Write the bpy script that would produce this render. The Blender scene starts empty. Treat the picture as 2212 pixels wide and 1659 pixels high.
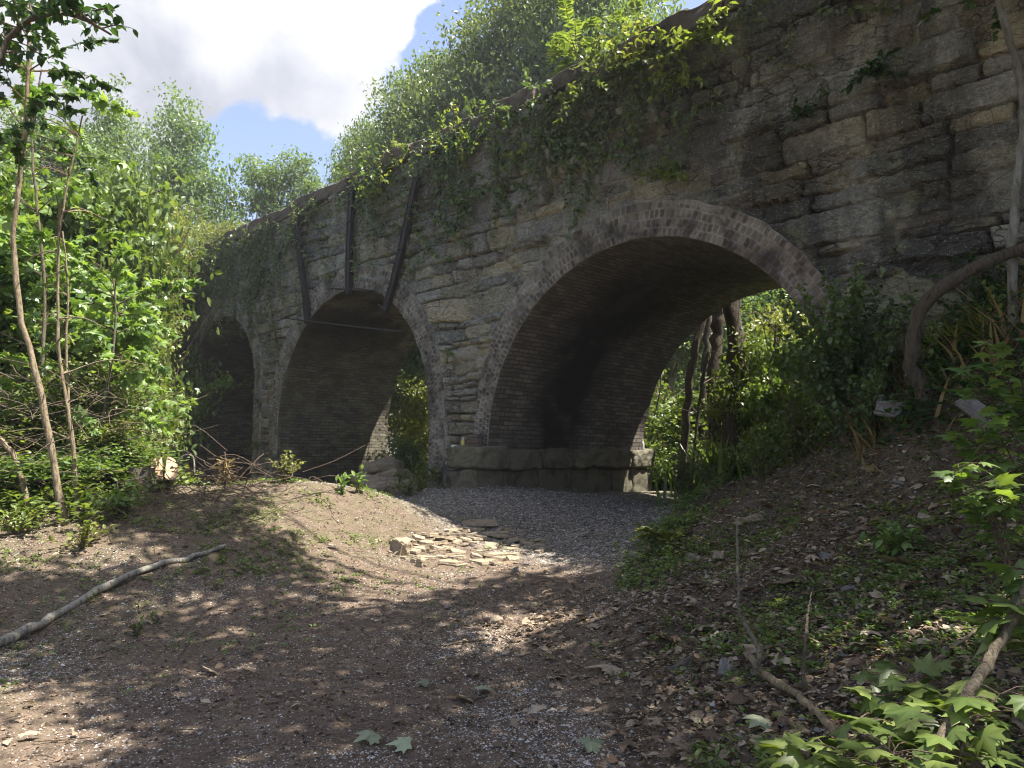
import bpy, bmesh, math
import numpy as np
from mathutils import Vector
R = np.random.default_rng(7)
C = bpy.context.scene.collection
rad = math.radians

# ------------------------------------------------------------------ camera model
FPX, CX, CY = 1661.0, 1106.0, 829.5          # the photo measured at 2212 x 1659
PITCH = math.atan(170.5 / FPX)
EYE = 1.6
cp, sp = math.cos(PITCH), math.sin(PITCH)
def ray(px, py):
    a, b = px - CX, CY - py
    return np.array([a, FPX * cp - b * sp, FPX * sp + b * cp])
def at(px, py, Y):
    v = ray(px, py); t = Y / v[1]
    return np.array([v[0] * t, Y, EYE + v[2] * t])
def proj(P):
    P = np.asarray(P, float)
    x, y, z = P[..., 0], P[..., 1], P[..., 2] - EYE
    f = y * cp + z * sp; u = -y * sp + z * cp
    f = np.where(np.abs(f) < 1e-3, 1e-3, f)
    px = CX + FPX * x / f; py = CY - FPX * u / f
    return px, py, f
# the bridge's own axes: u runs along its face (away to the left), w through it, z up
TH = rad(44.6)
DU = np.array([-math.sin(TH), math.cos(TH)]); NW = np.array([math.cos(TH), math.sin(TH)])
DF = 9.0; BW = 4.5; ZTOP = 7.95
def BWf(u): return np.interp(u, [9.6, 13.5], [4.45, 3.15])
def F(u, w, z):
    u, w, z = np.broadcast_arrays(np.asarray(u, float), np.asarray(w, float), np.asarray(z, float))
    return np.stack([u * DU[0] + (DF + w) * NW[0], u * DU[1] + (DF + w) * NW[1], z], -1)
def onface(px, py, w=0.0):
    v = ray(px, py); t = (DF + w) / (v[:2] @ NW); q = v * t
    return q[:2] @ DU, EYE + q[2]

# ------------------------------------------------------------------ noise
def _h(ix, iy, s):
    n = (ix.astype(np.int64) * 374761393 + iy.astype(np.int64) * 668265263 + s * 2147483647) & 0xffffffff
    n = ((n ^ (n >> 13)) * 1274126177) & 0xffffffff
    return ((n ^ (n >> 16)) & 0xffffff) / float(0xffffff)
def vn(x, y, s=0):
    x = np.asarray(x, float); y = np.asarray(y, float)
    ix, iy = np.floor(x), np.floor(y); fx, fy = x - ix, y - iy
    fx = fx * fx * (3 - 2 * fx); fy = fy * fy * (3 - 2 * fy)
    a, b, c, d = _h(ix, iy, s), _h(ix + 1, iy, s), _h(ix, iy + 1, s), _h(ix + 1, iy + 1, s)
    return (a * (1 - fx) + b * fx) * (1 - fy) + (c * (1 - fx) + d * fx) * fy - 0.5
def fbm(x, y, o=4, s=0, g=0.5):
    r = 0; a = 1.0
    for k in range(o):
        r = r + a * vn(x * 2 ** k + 17.3 * k, y * 2 ** k - 9.1 * k, s + k); a *= g
    return r
def sst(a, b, x):
    t = np.clip((x - a) / (b - a), 0, 1); return t * t * (3 - 2 * t)

# ------------------------------------------------------------------ mesh builder
class MB:
    def __init__(s): s.V = []; s.T = []; s.Q = []; s.A = []; s.n = 0
    def add(s, V, Fc, rnd=0.5):
        V = np.asarray(V, float).reshape(-1, 3); Fc = np.asarray(Fc, int)
        (s.T if Fc.shape[1] == 3 else s.Q).append(Fc + s.n)
        s.V.append(V)
        r = np.asarray(rnd, float)
        if r.ndim == 0: r = np.full(len(V), float(r))
        s.A.append(r); s.n += len(V)
    def data(s, name, smooth=False):
        me = bpy.data.meshes.new(name)
        V = np.concatenate(s.V); T = np.concatenate(s.T) if s.T else np.zeros((0, 3), int)
        Q = np.concatenate(s.Q) if s.Q else np.zeros((0, 4), int)
        me.vertices.add(len(V)); me.vertices.foreach_set('co', V.astype(np.float32).ravel())
        L = np.concatenate([T.ravel(), Q.ravel()]).astype(np.int32)
        me.loops.add(len(L)); me.loops.foreach_set('vertex_index', L)
        nt, nq = len(T), len(Q)
        me.polygons.add(nt + nq)
        st = np.concatenate([np.arange(nt) * 3, nt * 3 + np.arange(nq) * 4]).astype(np.int32)
        me.polygons.foreach_set('loop_start', st)
        me.polygons.foreach_set('use_smooth', np.full(nt + nq, smooth))
        a = me.attributes.new('rnd', 'FLOAT', 'POINT'); a.data.foreach_set('value', np.concatenate(s.A).astype(np.float32))
        me.update(calc_edges=True)
        return me
    def build(s, name, mat, parent=None, smooth=False):
        return link(name, s.data(name, smooth), mat, parent)
def link(name, me, mat, parent=None):
    o = bpy.data.objects.new(name, me); C.objects.link(o)
    if mat is not None:
        me.materials.clear(); me.materials.append(mat)
    if parent is not None: o.parent = parent
    return o
def tag(o, label=None, cat=None, group=None, kind=None):
    if label: o['label'] = label
    if cat: o['category'] = cat
    if group: o['group'] = group
    if kind: o['kind'] = kind
    return o
def thing(name, loc, label, cat, group=None):
    o = bpy.data.objects.new(name, None); C.objects.link(o); o.location = [float(c) for c in loc]
    o.empty_display_size = 0.2
    return tag(o, label, cat, group)
def copy_tree(o, parent=None):
    c = o.copy(); C.objects.link(c); c.parent = parent
    for ch in list(o.children): copy_tree(ch, c)
    return c
def attr(me, name, vals):
    a = me.attributes.new(name, 'FLOAT', 'POINT'); a.data.foreach_set('value', np.asarray(vals, np.float32).ravel())
def grid_faces(nu, nv):
    i = np.arange(nu - 1)[:, None] * nv + np.arange(nv - 1)[None]
    return np.stack([i, i + nv, i + nv + 1, i + 1], -1).reshape(-1, 4)
def nrm(v): return v / np.maximum(np.linalg.norm(v, axis=-1, keepdims=True), 1e-9)
def tube(mb, P, r, k=6, rnd=0.5, cap=True):
    P = np.asarray(P, float); n = len(P); r = np.broadcast_to(np.asarray(r, float), (n,))
    t = np.gradient(P, axis=0); t = nrm(t)
    ref = np.array([0.31, 0.2, 0.93]); ref = ref if abs(t[0] @ ref) < 0.9 else np.array([1., 0, 0])
    a = nrm(np.cross(t, ref)); b = np.cross(t, a)
    th = np.linspace(0, 2 * np.pi, k, endpoint=False)
    V = P[:, None] + r[:, None, None] * (np.cos(th)[None, :, None] * a[:, None] + np.sin(th)[None, :, None] * b[:, None])
    i = np.arange(n - 1)[:, None] * k + np.arange(k)[None]; j = np.arange(n - 1)[:, None] * k + (np.arange(k)[None] + 1) % k
    mb.add(V.reshape(-1, 3), np.stack([i, j, j + k, i + k], -1).reshape(-1, 4), rnd)
    if cap:
        for e, pt in ((0, P[0]), (n - 1, P[-1])):
            Vc = np.concatenate([V[e], pt[None]])
            mb.add(Vc, [[m, (m + 1) % k, k] for m in range(k)], rnd)
def curve(pts, n=12):
    pts = np.asarray(pts, float); m = len(pts)
    if m < 3: return pts[0] + (pts[-1] - pts[0]) * np.linspace(0, 1, n)[:, None]
    ext = np.vstack([2 * pts[0] - pts[1], pts, 2 * pts[-1] - pts[-2]])
    out = []
    per = max(2, n // (m - 1))
    for i in range(m - 1):
        p0, p1, p2, p3 = ext[i:i + 4]
        for t in np.linspace(0, 1, per, endpoint=False):
            out.append(0.5 * (2 * p1 + (p2 - p0) * t + (2 * p0 - 5 * p1 + 4 * p2 - p3) * t * t + (3 * p1 - p0 - 3 * p2 + p3) * t ** 3))
    out.append(pts[-1]); return np.array(out)

# leaf templates: x across, y along, z up; triangles
TPL = {}
TPL['simple'] = (np.array([[0, 0, 0], [.3, .45, .10], [0, 1, -.08], [-.3, .45, .10]]), np.array([[0, 1, 2], [0, 2, 3]]))
TPL['oval'] = (np.array([[0, 0, 0], [.24, .25, .06], [.27, .6, .07], [0, 1, -.1], [-.27, .6, .07], [-.24, .25, .06], [0, .5, 0]]),
               np.array([[0, 1, 6], [1, 2, 6], [2, 3, 6], [3, 4, 6], [4, 5, 6], [5, 0, 6]]))
_mp = [(0, 0), (.16, -.04), (.34, -.10), (.36, .08), (.58, .22), (.42, .30), (.50, .58), (.26, .48), (.17, .60), (0, 1),
       (-.17, .60), (-.26, .48), (-.50, .58), (-.42, .30), (-.58, .22), (-.36, .08), (-.34, -.10), (-.16, -.04)]
_mv = np.array([[x, y, -0.35 * (x * x) - .12 * y * y + .03 * math.sin(i * 2.7)] for i, (x, y) in enumerate(_mp)] + [[0, .25, .05]])
TPL['maple'] = (_mv, np.array([[i, (i + 1) % 18, 18] for i in range(18)]))
TPL['blade'] = (np.array([[-.035, 0, 0], [.035, 0, 0], [.028, .5, .03], [-.028, .5, .03], [0, 1, -.12]]), np.array([[0, 1, 2], [0, 2, 3], [3, 2, 4]]))
def leaves(mb, P, T, N, S, tpl='simple', rnd=None, rng=R):
    V0, F0 = TPL[tpl]; n = len(P); m = len(V0)
    if n == 0: return
    T = nrm(T); B = nrm(np.cross(T, N)); N = np.cross(B, T)
    S = np.broadcast_to(np.asarray(S, float), (n,))
    V = P[:, None] + S[:, None, None] * (V0[None, :, 0:1] * B[:, None] + V0[None, :, 1:2] * T[:, None] + V0[None, :, 2:3] * N[:, None])
    if rnd is None: rnd = rng.random(n)
    rv = np.repeat(rnd, m)
    if tpl == 'maple': rv = rv + np.tile(np.array([-.1] + [.0, -.22, .2] * 5 + [0, 0] + [.12])[:m], n)
    mb.add(V.reshape(-1, 3), (np.arange(n)[:, None, None] * m + F0[None]).reshape(-1, 3), rv)
def scatter_leaves(mb, cen, per, sd, size, tpl='simple', rng=R, up=0.7, flat=0.6):
    """leaf clumps round the points cen; the leaves lie roughly level, tilted at random"""
    n = len(cen); tone = rng.random(n)
    P = np.repeat(cen, per, 0) + rng.normal(0, 1, (n * per, 3)) * np.array([sd, sd, sd * flat])
    k = len(P)
    N = nrm(rng.normal(0, 1, (k, 3)) * 0.55 + np.array([0, 0, up]))
    T = rng.normal(0, 1, (k, 3)); T[:, 2] -= 0.3
    leaves(mb, P, T, N, size * rng.uniform(.65, 1.25, k), tpl, np.clip(np.repeat(tone, per) * .55 + rng.random(k) * .45, 0, 1), rng)

# ------------------------------------------------------------------ materials
class NT:
    def __init__(s, name):
        s.m = bpy.data.materials.new(name); s.m.use_nodes = True; s.t = s.m.node_tree; s.t.nodes.clear()
        s.out = s.n('ShaderNodeOutputMaterial')
    def n(s, t, **kw):
        nd = s.t.nodes.new(t)
        for k, v in kw.items():
            if k in nd.inputs: nd.inputs[k].default_value = v
            else: setattr(nd, k, v)
        return nd
    def l(s, a, b): s.t.links.new(a, b)
    def noise(s, vec, scale, detail=4, rough=.55, dist=0):
        nd = s.n('ShaderNodeTexNoise'); nd.inputs['Scale'].default_value = scale; nd.inputs['Detail'].default_value = detail
        nd.inputs['Roughness'].default_value = rough; nd.inputs['Distortion'].default_value = dist
        s.l(vec, nd.inputs['Vector']); return nd.outputs['Fac']
    def ramp(s, x, stops, interp='LINEAR'):
        nd = s.n('ShaderNodeValToRGB'); e = nd.color_ramp.elements; nd.color_ramp.interpolation = interp
        while len(e) < len(stops): e.new(0.5)
        for q, (p, c) in zip(e, stops):
            q.position = p; q.color = (c if hasattr(c, '__len__') else (c, c, c)) + ((1,) if hasattr(c, '__len__') else ()) if hasattr(c, '__len__') else (c, c, c, 1)
        s.l(x, nd.inputs['Fac']); return nd.outputs['Color']
    def mix(s, f, a, b, mode='MIX'):
        nd = s.n('ShaderNodeMix'); nd.data_type = 'RGBA'; nd.blend_type = mode
        for v, k in ((f, 0), (a, 6), (b, 7)):
            if isinstance(v, (int, float)): nd.inputs[k].default_value = v if k == 0 else (v, v, v, 1)
            elif isinstance(v, tuple): nd.inputs[k].default_value = v + (1,)
            else: s.l(v, nd.inputs[k])
        return nd.outputs[2]
    def math(s, op, a, b=0.0, clamp=False):
        nd = s.n('ShaderNodeMath'); nd.operation = op; nd.use_clamp = clamp
        for v, k in ((a, 0), (b, 1)):
            if isinstance(v, (int, float)): nd.inputs[k].default_value = v
            else: s.l(v, nd.inputs[k])
        return nd.outputs[0]
    def attr(s, name):
        nd = s.n('ShaderNodeAttribute'); nd.attribute_name = name; return nd.outputs['Fac']
    def coord(s, kind='Object'): return s.n('ShaderNodeTexCoord').outputs[kind]
    def mapping(s, vec, scale=(1, 1, 1), rot=(0, 0, 0)):
        nd = s.n('ShaderNodeMapping'); nd.inputs['Scale'].default_value = scale; nd.inputs['Rotation'].default_value = rot
        s.l(vec, nd.inputs['Vector']); return nd.outputs['Vector']
    def bump(s, h, st=.5, d=.02):
        nd = s.n('ShaderNodeBump'); nd.inputs['Strength'].default_value = st; nd.inputs['Distance'].default_value = d
        s.l(h, nd.inputs['Height']); return nd.outputs['Normal']
    def principled(s, col, rough=.9, bump=None, spec=.25):
        p = s.n('ShaderNodeBsdfPrincipled')
        if isinstance(col, tuple): p.inputs['Base Color'].default_value = col + (1,)
        else: s.l(col, p.inputs['Base Color'])
        if isinstance(rough, (int, float)): p.inputs['Roughness'].default_value = rough
        else: s.l(rough, p.inputs['Roughness'])
        p.inputs['Specular IOR Level'].default_value = spec
        if bump is not None: s.l(bump, p.inputs['Normal'])
        return p
    def done(s, sh): s.l(sh.outputs[0] if hasattr(sh, 'outputs') else sh, s.out.inputs['Surface']); return s.m

def leaf_mat(name, c0, c1, c2, trans=.38, rough=.38, spec=.45, var=1.0):
    t = NT(name)
    r = t.attr('rnd')
    col = t.ramp(r, [(0, c0), (.55, c1), (1, c2)])
    oi = t.n('ShaderNodeObjectInfo').outputs['Random']
    hsv = t.n('ShaderNodeHueSaturation'); t.l(col, hsv.inputs['Color'])
    t.l(t.math('ADD', t.math('MULTIPLY', oi, .035 * var), .4825 if var else .5), hsv.inputs['Hue'])
    t.l(t.math('ADD', t.math('MULTIPLY', oi, .3 * var), 1 - .15 * var), hsv.inputs['Value'])
    col = hsv.outputs['Color']
    p = t.principled(col, rough, None, spec)
    tr = t.n('ShaderNodeBsdfTranslucent')
    t.l(t.mix(.35, col, (.30, .42, .03), 'ADD') if False else t.mix(1.0, col, (1.6, 1.6, .6), 'MULTIPLY'), tr.inputs['Color'])
    m = t.n('ShaderNodeMixShader'); m.inputs[0].default_value = trans
    t.l(p.outputs[0], m.inputs[1]); t.l(tr.outputs[0], m.inputs[2])
    return t.done(m)
M = {}
M['leaf_tree'] = leaf_mat('leaf_tree', (.06, .092, .028), (.115, .165, .05), (.20, .25, .085))
M['leaf_far'] = leaf_mat('leaf_far', (.075, .125, .06), (.125, .185, .085), (.19, .25, .12), trans=.42)
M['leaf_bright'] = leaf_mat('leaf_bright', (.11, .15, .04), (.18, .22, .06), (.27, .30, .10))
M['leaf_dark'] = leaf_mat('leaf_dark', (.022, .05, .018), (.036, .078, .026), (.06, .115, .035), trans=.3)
M['leaf_ivy'] = leaf_mat('leaf_ivy', (.05, .085, .035), (.095, .145, .055), (.17, .22, .09), trans=.35)
M['leaf_grey'] = leaf_mat('leaf_grey', (.10, .14, .07), (.16, .20, .10), (.24, .28, .16))
M['leaf_fresh'] = leaf_mat('leaf_fresh', (.065, .115, .03), (.13, .20, .05), (.22, .29, .09))
M['leaf_blue'] = leaf_mat('leaf_blue', (.16, .20, .13), (.24, .28, .18), (.30, .34, .22), trans=.15, rough=.6)
M['dry_leaf'] = leaf_mat('dry_leaf', (.085, .055, .038), (.20, .145, .10), (.40, .33, .24), trans=.12, rough=.7, spec=.2, var=0)
M['dry_grass'] = leaf_mat('dry_grass', (.16, .11, .05), (.26, .19, .09), (.36, .28, .15), trans=.2, rough=.7, var=0)
def bark_mat(name, c0, c1, c2, sc=9.0, stretch=.25):
    t = NT(name); v = t.coord(); mp = t.mapping(v, (1, 1, stretch))
    a = t.noise(mp, sc * 4, 6, .65, .4); b = t.noise(v, sc * .5, 4, .6)
    col = t.mix(t.ramp(b, [(.35, 0.0), (.65, 1.0)]), t.ramp(a, [(.3, c0), (.7, c1)]), c2)
    col = t.mix(t.ramp(a, [(.35, .55), (.5, 0.0)]), col, (.02, .016, .012))
    return t.done(t.principled(col, .88, t.bump(t.math('ADD', a, t.math('MULTIPLY', b, .8)), 1.0, .03), .2))
M['bark'] = bark_mat('bark', (.08, .062, .042), (.21, .165, .115), (.16, .14, .10))
M['bark_dark'] = bark_mat('bark_dark', (.045, .036, .026), (.13, .10, .07), (.09, .075, .055))
M['bark_light'] = bark_mat('bark_light', (.17, .13, .08), (.33, .26, .165), (.26, .21, .14), 7)
M['bark_grey'] = bark_mat('bark_grey', (.22, .20, .17), (.42, .39, .33), (.32, .30, .25), 8)
M['bark_lichen'] = bark_mat('bark_lichen', (.07, .062, .05), (.17, .15, .12), (.28, .28, .25), 6)
M['twig'] = bark_mat('twig', (.10, .07, .05), (.24, .18, .13), (.17, .13, .10), 20)
def rock_mat(name, c0, c1, c2):
    t = NT(name); v = t.coord(); oi = t.n('ShaderNodeObjectInfo').outputs['Random']
    a = t.noise(v, 7, 6, .6); b = t.noise(v, 45, 5, .6)
    col = t.mix(oi, t.ramp(a, [(.3, c0), (.7, c1)]), t.ramp(a, [(.3, c1), (.7, c2)]))
    col = t.mix(t.math('MULTIPLY', t.ramp(b, [(.4, 1.0), (.62, 0.0)]), .35), col, (.06, .05, .04))
    col = t.mix(t.ramp(t.noise(v, 2.3, 7, .7, .4), [(.5, 0.0), (.64, .7)]), col, tuple(x * .3 for x in c0))
    return t.done(t.principled(col, .9, t.bump(t.math('ADD', b, t.noise(v, 16, 6, .65)), .8, .02), .2))
M['rock_tan'] = rock_mat('rock_tan', (.27, .215, .15), (.40, .325, .225), (.33, .27, .215))
M['rock_grey'] = rock_mat('rock_grey', (.15, .14, .135), (.24, .225, .215), (.29, .26, .245))
M['rock_block'] = rock_mat('rock_block', (.09, .085, .06), (.19, .17, .125), (.14, .14, .10))

def masonry_mat():
    t = NT('rubble_stone'); v = t.coord()
    a = t.noise(v, 2.2, 6, .6, .3); b = t.noise(v, 14, 6, .65); g = t.noise(t.mapping(v, (1, 1, 3.5)), 9, 6, .6, .6)
    s1, s2, jt = t.attr('tone'), t.attr('hue'), t.attr('joint')
    warm = t.ramp(s1, [(0, (.13, .122, .10)), (.35, (.215, .198, .152)), (.7, (.29, .262, .188)), (1, (.39, .335, .215))])
    cold = t.ramp(s1, [(0, (.115, .118, .115)), (.5, (.205, .205, .185)), (1, (.33, .322, .275))])
    col = t.mix(t.ramp(s2, [(.25, 0.0), (.5, 1.0)]), warm, cold)
    col = t.mix(t.ramp(s2, [(.955, 0.0), (.97, .45)]), col, (.30, .19, .12))
    col = t.mix(t.math('MULTIPLY', t.ramp(g, [(.38, 1.0), (.54, 0.0)]), .4), col, (.055, .052, .046))
    col = t.mix(t.math('MULTIPLY', t.ramp(b, [(.52, 0.0), (.66, 1.0)]), .4), col, (.46, .44, .38))
    # mortar smeared in the joints, washed out in places
    col = t.mix(t.math('MULTIPLY', jt, t.ramp(a, [(.45, 0.0), (.6, .85)])), col, (.37, .36, .32))
    # soot and damp running down in streaks (a shape of its own), pale lichen bloom
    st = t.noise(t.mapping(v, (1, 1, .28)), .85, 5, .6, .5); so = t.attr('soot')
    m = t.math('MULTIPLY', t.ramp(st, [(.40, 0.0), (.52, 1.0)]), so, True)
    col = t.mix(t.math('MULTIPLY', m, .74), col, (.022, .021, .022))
    li = t.noise(v, 1.3, 8, .7, .2)
    col = t.mix(t.math('MULTIPLY', t.ramp(li, [(.56, 0.0), (.66, 1.0)]), .5), col, (.20, .22, .13))
    sp_ = t.noise(v, 60, 2, .5)
    col = t.mix(t.ramp(sp_, [(.70, 0.0), (.74, .6)]), col, (.42, .42, .38))
    col = t.mix(t.attr('render_patch'), col, t.ramp(b, [(.3, (.17, .165, .11)), (.7, (.29, .28, .20))]))
    fine = t.noise(v, 48, 5, .65)
    dn = t.n('ShaderNodeTexNoise'); dn.inputs['Scale'].default_value = 3.5; dn.inputs['Detail'].default_value = 6; t.l(v, dn.inputs['Vector'])
    va = t.n('ShaderNodeVectorMath'); va.operation = 'SCALE'; va.inputs['Scale'].default_value = .45; t.l(dn.outputs['Color'], va.inputs[0])
    vb = t.n('ShaderNodeVectorMath'); vb.operation = 'ADD'; t.l(t.mapping(v, (1, 1, 2.1)), vb.inputs[0]); t.l(va.outputs[0], vb.inputs[1])
    cr = t.n('ShaderNodeTexVoronoi'); cr.feature = 'DISTANCE_TO_EDGE'; cr.inputs['Scale'].default_value = 3.2; t.l(vb.outputs[0], cr.inputs['Vector'])
    crk = t.math('MULTIPLY', t.ramp(cr.outputs['Distance'], [(.0, 1.0), (.035, 0.0)]), t.ramp(t.noise(v, 1.7, 4, .6), [(.45, 0.0), (.58, 1.0)]))
    col = t.mix(t.math('MULTIPLY', crk, .8), col, (.03, .028, .026))
    lt = t.noise(t.mapping(v, (1, 1, 1.8)), 24, 8, .75, .3); col = t.mix(t.ramp(lt, [(.56, 0.0), (.66, .55)]), col, (.50, .49, .44)); col = t.mix(t.ramp(lt, [(.36, .5), (.43, 0.0)]), col, (.06, .057, .05)); col = t.mix(1.0, col, (1.3, 1.3, 1.3), 'MULTIPLY')
    col = t.mix(t.math('MULTIPLY', t.ramp(fine, [(.36, 1.0), (.5, 0.0)]), .45), col, (.06, .056, .05))
    h = t.math('ADD', t.math('ADD', t.math('MULTIPLY', g, .6), t.math('MULTIPLY', b, .5)), t.math('MULTIPLY', fine, .25)); h = t.math('ADD', h, t.math('ADD', t.math('MULTIPLY', lt, .5), t.math('MULTIPLY', crk, -.5)))
    return t.done(t.principled(col, .93, t.bump(h, 1.0, .05), .2))
M['rubble'] = masonry_mat()
def ring_mat():
    t = NT('ring_brick'); v = t.coord(); s1, jt, rd = t.attr('tone'), t.attr('joint'), t.attr('red')
    b = t.noise(v, 30, 5, .6); a = t.noise(v, 2.5, 5, .6)
    grey = t.ramp(s1, [(0, (.055, .05, .045)), (.5, (.125, .115, .10)), (1, (.235, .22, .19))])
    red = t.ramp(s1, [(0, (.08, .058, .05)), (.5, (.165, .122, .102)), (1, (.26, .205, .17))])
    col = t.mix(rd, grey, red)
    col = t.mix(jt, col, t.ramp(a, [(.35, (.13, .12, .11)), (.65, (.34, .32, .29))]))
    col = t.mix(t.math('MULTIPLY', t.ramp(a, [(.5, 0.0), (.7, 1.0)]), t.ramp(b, [(.4, .2), (.6, .8)])), col, (.25, .235, .21))
    dk = t.noise(v, 1.4, 6, .7, .5); col = t.mix(t.ramp(dk, [(.5, 0.0), (.62, .75)]), col, (.035, .032, .03))
    col = t.mix(t.math('MULTIPLY', t.ramp(t.noise(v, 6, 6, .7), [(.5, 0.0), (.62, .6)]), t.ramp(dk, [(.35, 1.0), (.5, 0.0)])), col, (.11, .115, .07))
    return t.done(t.principled(col, .92, t.bump(b, .6, .008), .2))
M['ring'] = ring_mat()
def barrel_mat():
    t = NT('barrel_brick'); uv = t.n('ShaderNodeUVMap').outputs['UV']; v = t.coord()
    wv = t.n('ShaderNodeVectorMath'); wv.operation = 'ADD'
    ns = t.n('ShaderNodeTexNoise'); ns.inputs['Scale'].default_value = 2.0; ns.inputs['Detail'].default_value = 3; t.l(v, ns.inputs['Vector'])
    sc = t.n('ShaderNodeVectorMath'); sc.operation = 'SCALE'; sc.inputs['Scale'].default_value = .035; t.l(ns.outputs['Color'], sc.inputs[0])
    t.l(uv, wv.inputs[0]); t.l(sc.outputs[0], wv.inputs[1])
    br = t.n('ShaderNodeTexBrick'); t.l(wv.outputs[0], br.inputs['Vector'])
    br.inputs['Scale'].default_value = 1.0; br.inputs['Brick Width'].default_value = .235; br.inputs['Row Height'].default_value = .078
    br.inputs['Mortar Size'].default_value = .0085; br.inputs['Mortar Smooth'].default_value = .3; br.inputs['Bias'].default_value = 0
    br.inputs['Color1'].default_value = (.10, .084, .074, 1); br.inputs['Color2'].default_value = (.215, .185, .16, 1); br.inputs['Mortar'].default_value = (.055, .048, .04, 1)
    b = t.noise(v, 22, 5, .65); a = t.noise(v, 1.1, 5, .6, .4); e = t.noise(t.mapping(v, (1, 1, 2.2)), 2.6, 8, .7)
    col = t.mix(t.ramp(a, [(.46, 0.0), (.66, .6)]), br.outputs['Color'], (.05, .043, .038))
    col = t.mix(t.math('MULTIPLY', t.attr('algae'), t.ramp(e, [(.42, 0.0), (.62, .6)])), col, (.17, .17, .09))
    col = t.mix(t.ramp(e, [(.57, 0.0), (.72, .5)]), col, (.30, .285, .25))
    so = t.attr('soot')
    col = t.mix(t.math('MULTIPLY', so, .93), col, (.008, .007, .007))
    col = t.mix(t.math('MULTIPLY', t.ramp(b, [(.35, 1.0), (.55, 0.0)]), .3), col, (.05, .042, .035))
    h = t.math('ADD', t.math('MULTIPLY', br.outputs['Fac'], -1.2), t.math('MULTIPLY', b, .5))
    return t.done(t.principled(col, .9, t.bump(h, 1.0, .02), .25))
M['barrel'] = barrel_mat()
def simple(name, c, r=.6, spec=.5, metal=0):
    t = NT(name); v = t.coord(); b = t.noise(v, 18, 5, .6)
    col = t.mix(t.ramp(b, [(.4, 0.0), (.65, .5)]), c, tuple(x * .55 for x in c))
    p = t.principled(col, r, t.bump(b, .25, .004), spec); p.inputs['Metallic'].default_value = metal
    return t.done(p)
M['steel'] = simple('old_steel', (.035, .03, .032), .75, .3)
M['cutwood'] = simple('cut_wood', (.62, .43, .27), .8, .2)
M['darkwood'] = simple('weathered_wood', (.13, .11, .09), .9, .1)
M['brick_block'] = simple('dusty_brick', (.13, .10, .09), .9, .1)
M['yellow_plastic'] = simple('yellow_plastic', (.50, .47, .10), .4)
M['white_plastic'] = simple('white_plastic', (.62, .62, .60), .4)
M['soil'] = simple('deck_soil', (.09, .07, .045), .95, .1)
t = NT('pale_chip'); M['chip'] = t.done(t.principled(t.ramp(t.attr('rnd'), [(0, (.13, .11, .09)), (.45, (.34, .31, .27)), (1, (.56, .54, .50))]), .8, None, .3))
M['coping'] = rock_mat('coping_stone', (.07, .06, .05), (.12, .10, .08), (.15, .125, .095))
def ground_mat():
    t = NT('ground_soil'); v = t.coord()
    a = t.noise(v, .9, 5, .6); b = t.noise(v, 9, 6, .65, .3); c = t.noise(v, 60, 4, .6); d = t.noise(v, 170, 3, .6)
    col = t.ramp(b, [(.25, (.085, .063, .047)), (.5, (.13, .097, .072)), (.75, (.20, .150, .112))])
    col = t.mix(t.ramp(c, [(.35, .75), (.5, 0.0)]), col, (.05, .034, .024))
    col = t.mix(t.ramp(d, [(.55, 0.0), (.68, .7)]), col, (.27, .21, .16))
    gv = t.attr('gravel')
    vo = t.n('ShaderNodeTexVoronoi'); vo.inputs['Scale'].default_value = 42; t.l(v, vo.inputs['Vector'])
    sep = t.n('ShaderNodeSeparateColor'); t.l(vo.outputs['Color'], sep.inputs[0])
    gr = t.ramp(sep.outputs[0], [(0, (.075, .063, .052)), (.55, (.165, .143, .12)), (1, (.35, .32, .28))])
    gm = t.math('MULTIPLY', gv, t.ramp(a, [(.3, .5), (.5, 1.0)]), True)
    col = t.mix(gm, col, gr)
    # pale chips strewn over the path
    v2 = t.n('ShaderNodeTexVoronoi'); v2.inputs['Scale'].default_value = 75; t.l(v, v2.inputs['Vector'])
    s2 = t.n('ShaderNodeSeparateColor'); t.l(v2.outputs['Color'], s2.inputs[0])
    dens = t.math('MULTIPLY', t.attr('chips'), t.ramp(t.noise(v, 1.6, 5, .6), [(.42, .08), (.62, 1.15)]))
    sel = t.math('GREATER_THAN', t.math('ADD', s2.outputs[1], t.math('MULTIPLY', dens, .15)), 1.0)
    near = t.math('LESS_THAN', v2.outputs['Distance'], .42)
    col = t.mix(t.math('MULTIPLY', t.math('MULTIPLY', sel, near), .85), col, (.52, .50, .46))
    mo = t.math('MULTIPLY', t.attr('moss'), t.ramp(t.noise(v, 5, 6, .7), [(.42, 0.0), (.58, 1.0)]))
    col = t.mix(t.math('MULTIPLY', mo, t.ramp(c, [(.4, .3), (.6, .85)])), col, (.085, .105, .032))
    lt = t.attr('litter')
    col = t.mix(t.math('MULTIPLY', lt, t.ramp(t.noise(v, 26, 4, .6), [(.4, .6), (.6, .1)])), col, (.075, .055, .04))
    h = t.math('ADD', t.math('MULTIPLY', b, .6), t.math('MULTIPLY', c, .5))
    h = t.math('ADD', h, t.math('MULTIPLY', vo.outputs['Distance'], -.4))
    return t.done(t.principled(col, .95, t.bump(h, .8, .03), .15))
M['ground'] = ground_mat()

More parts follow.
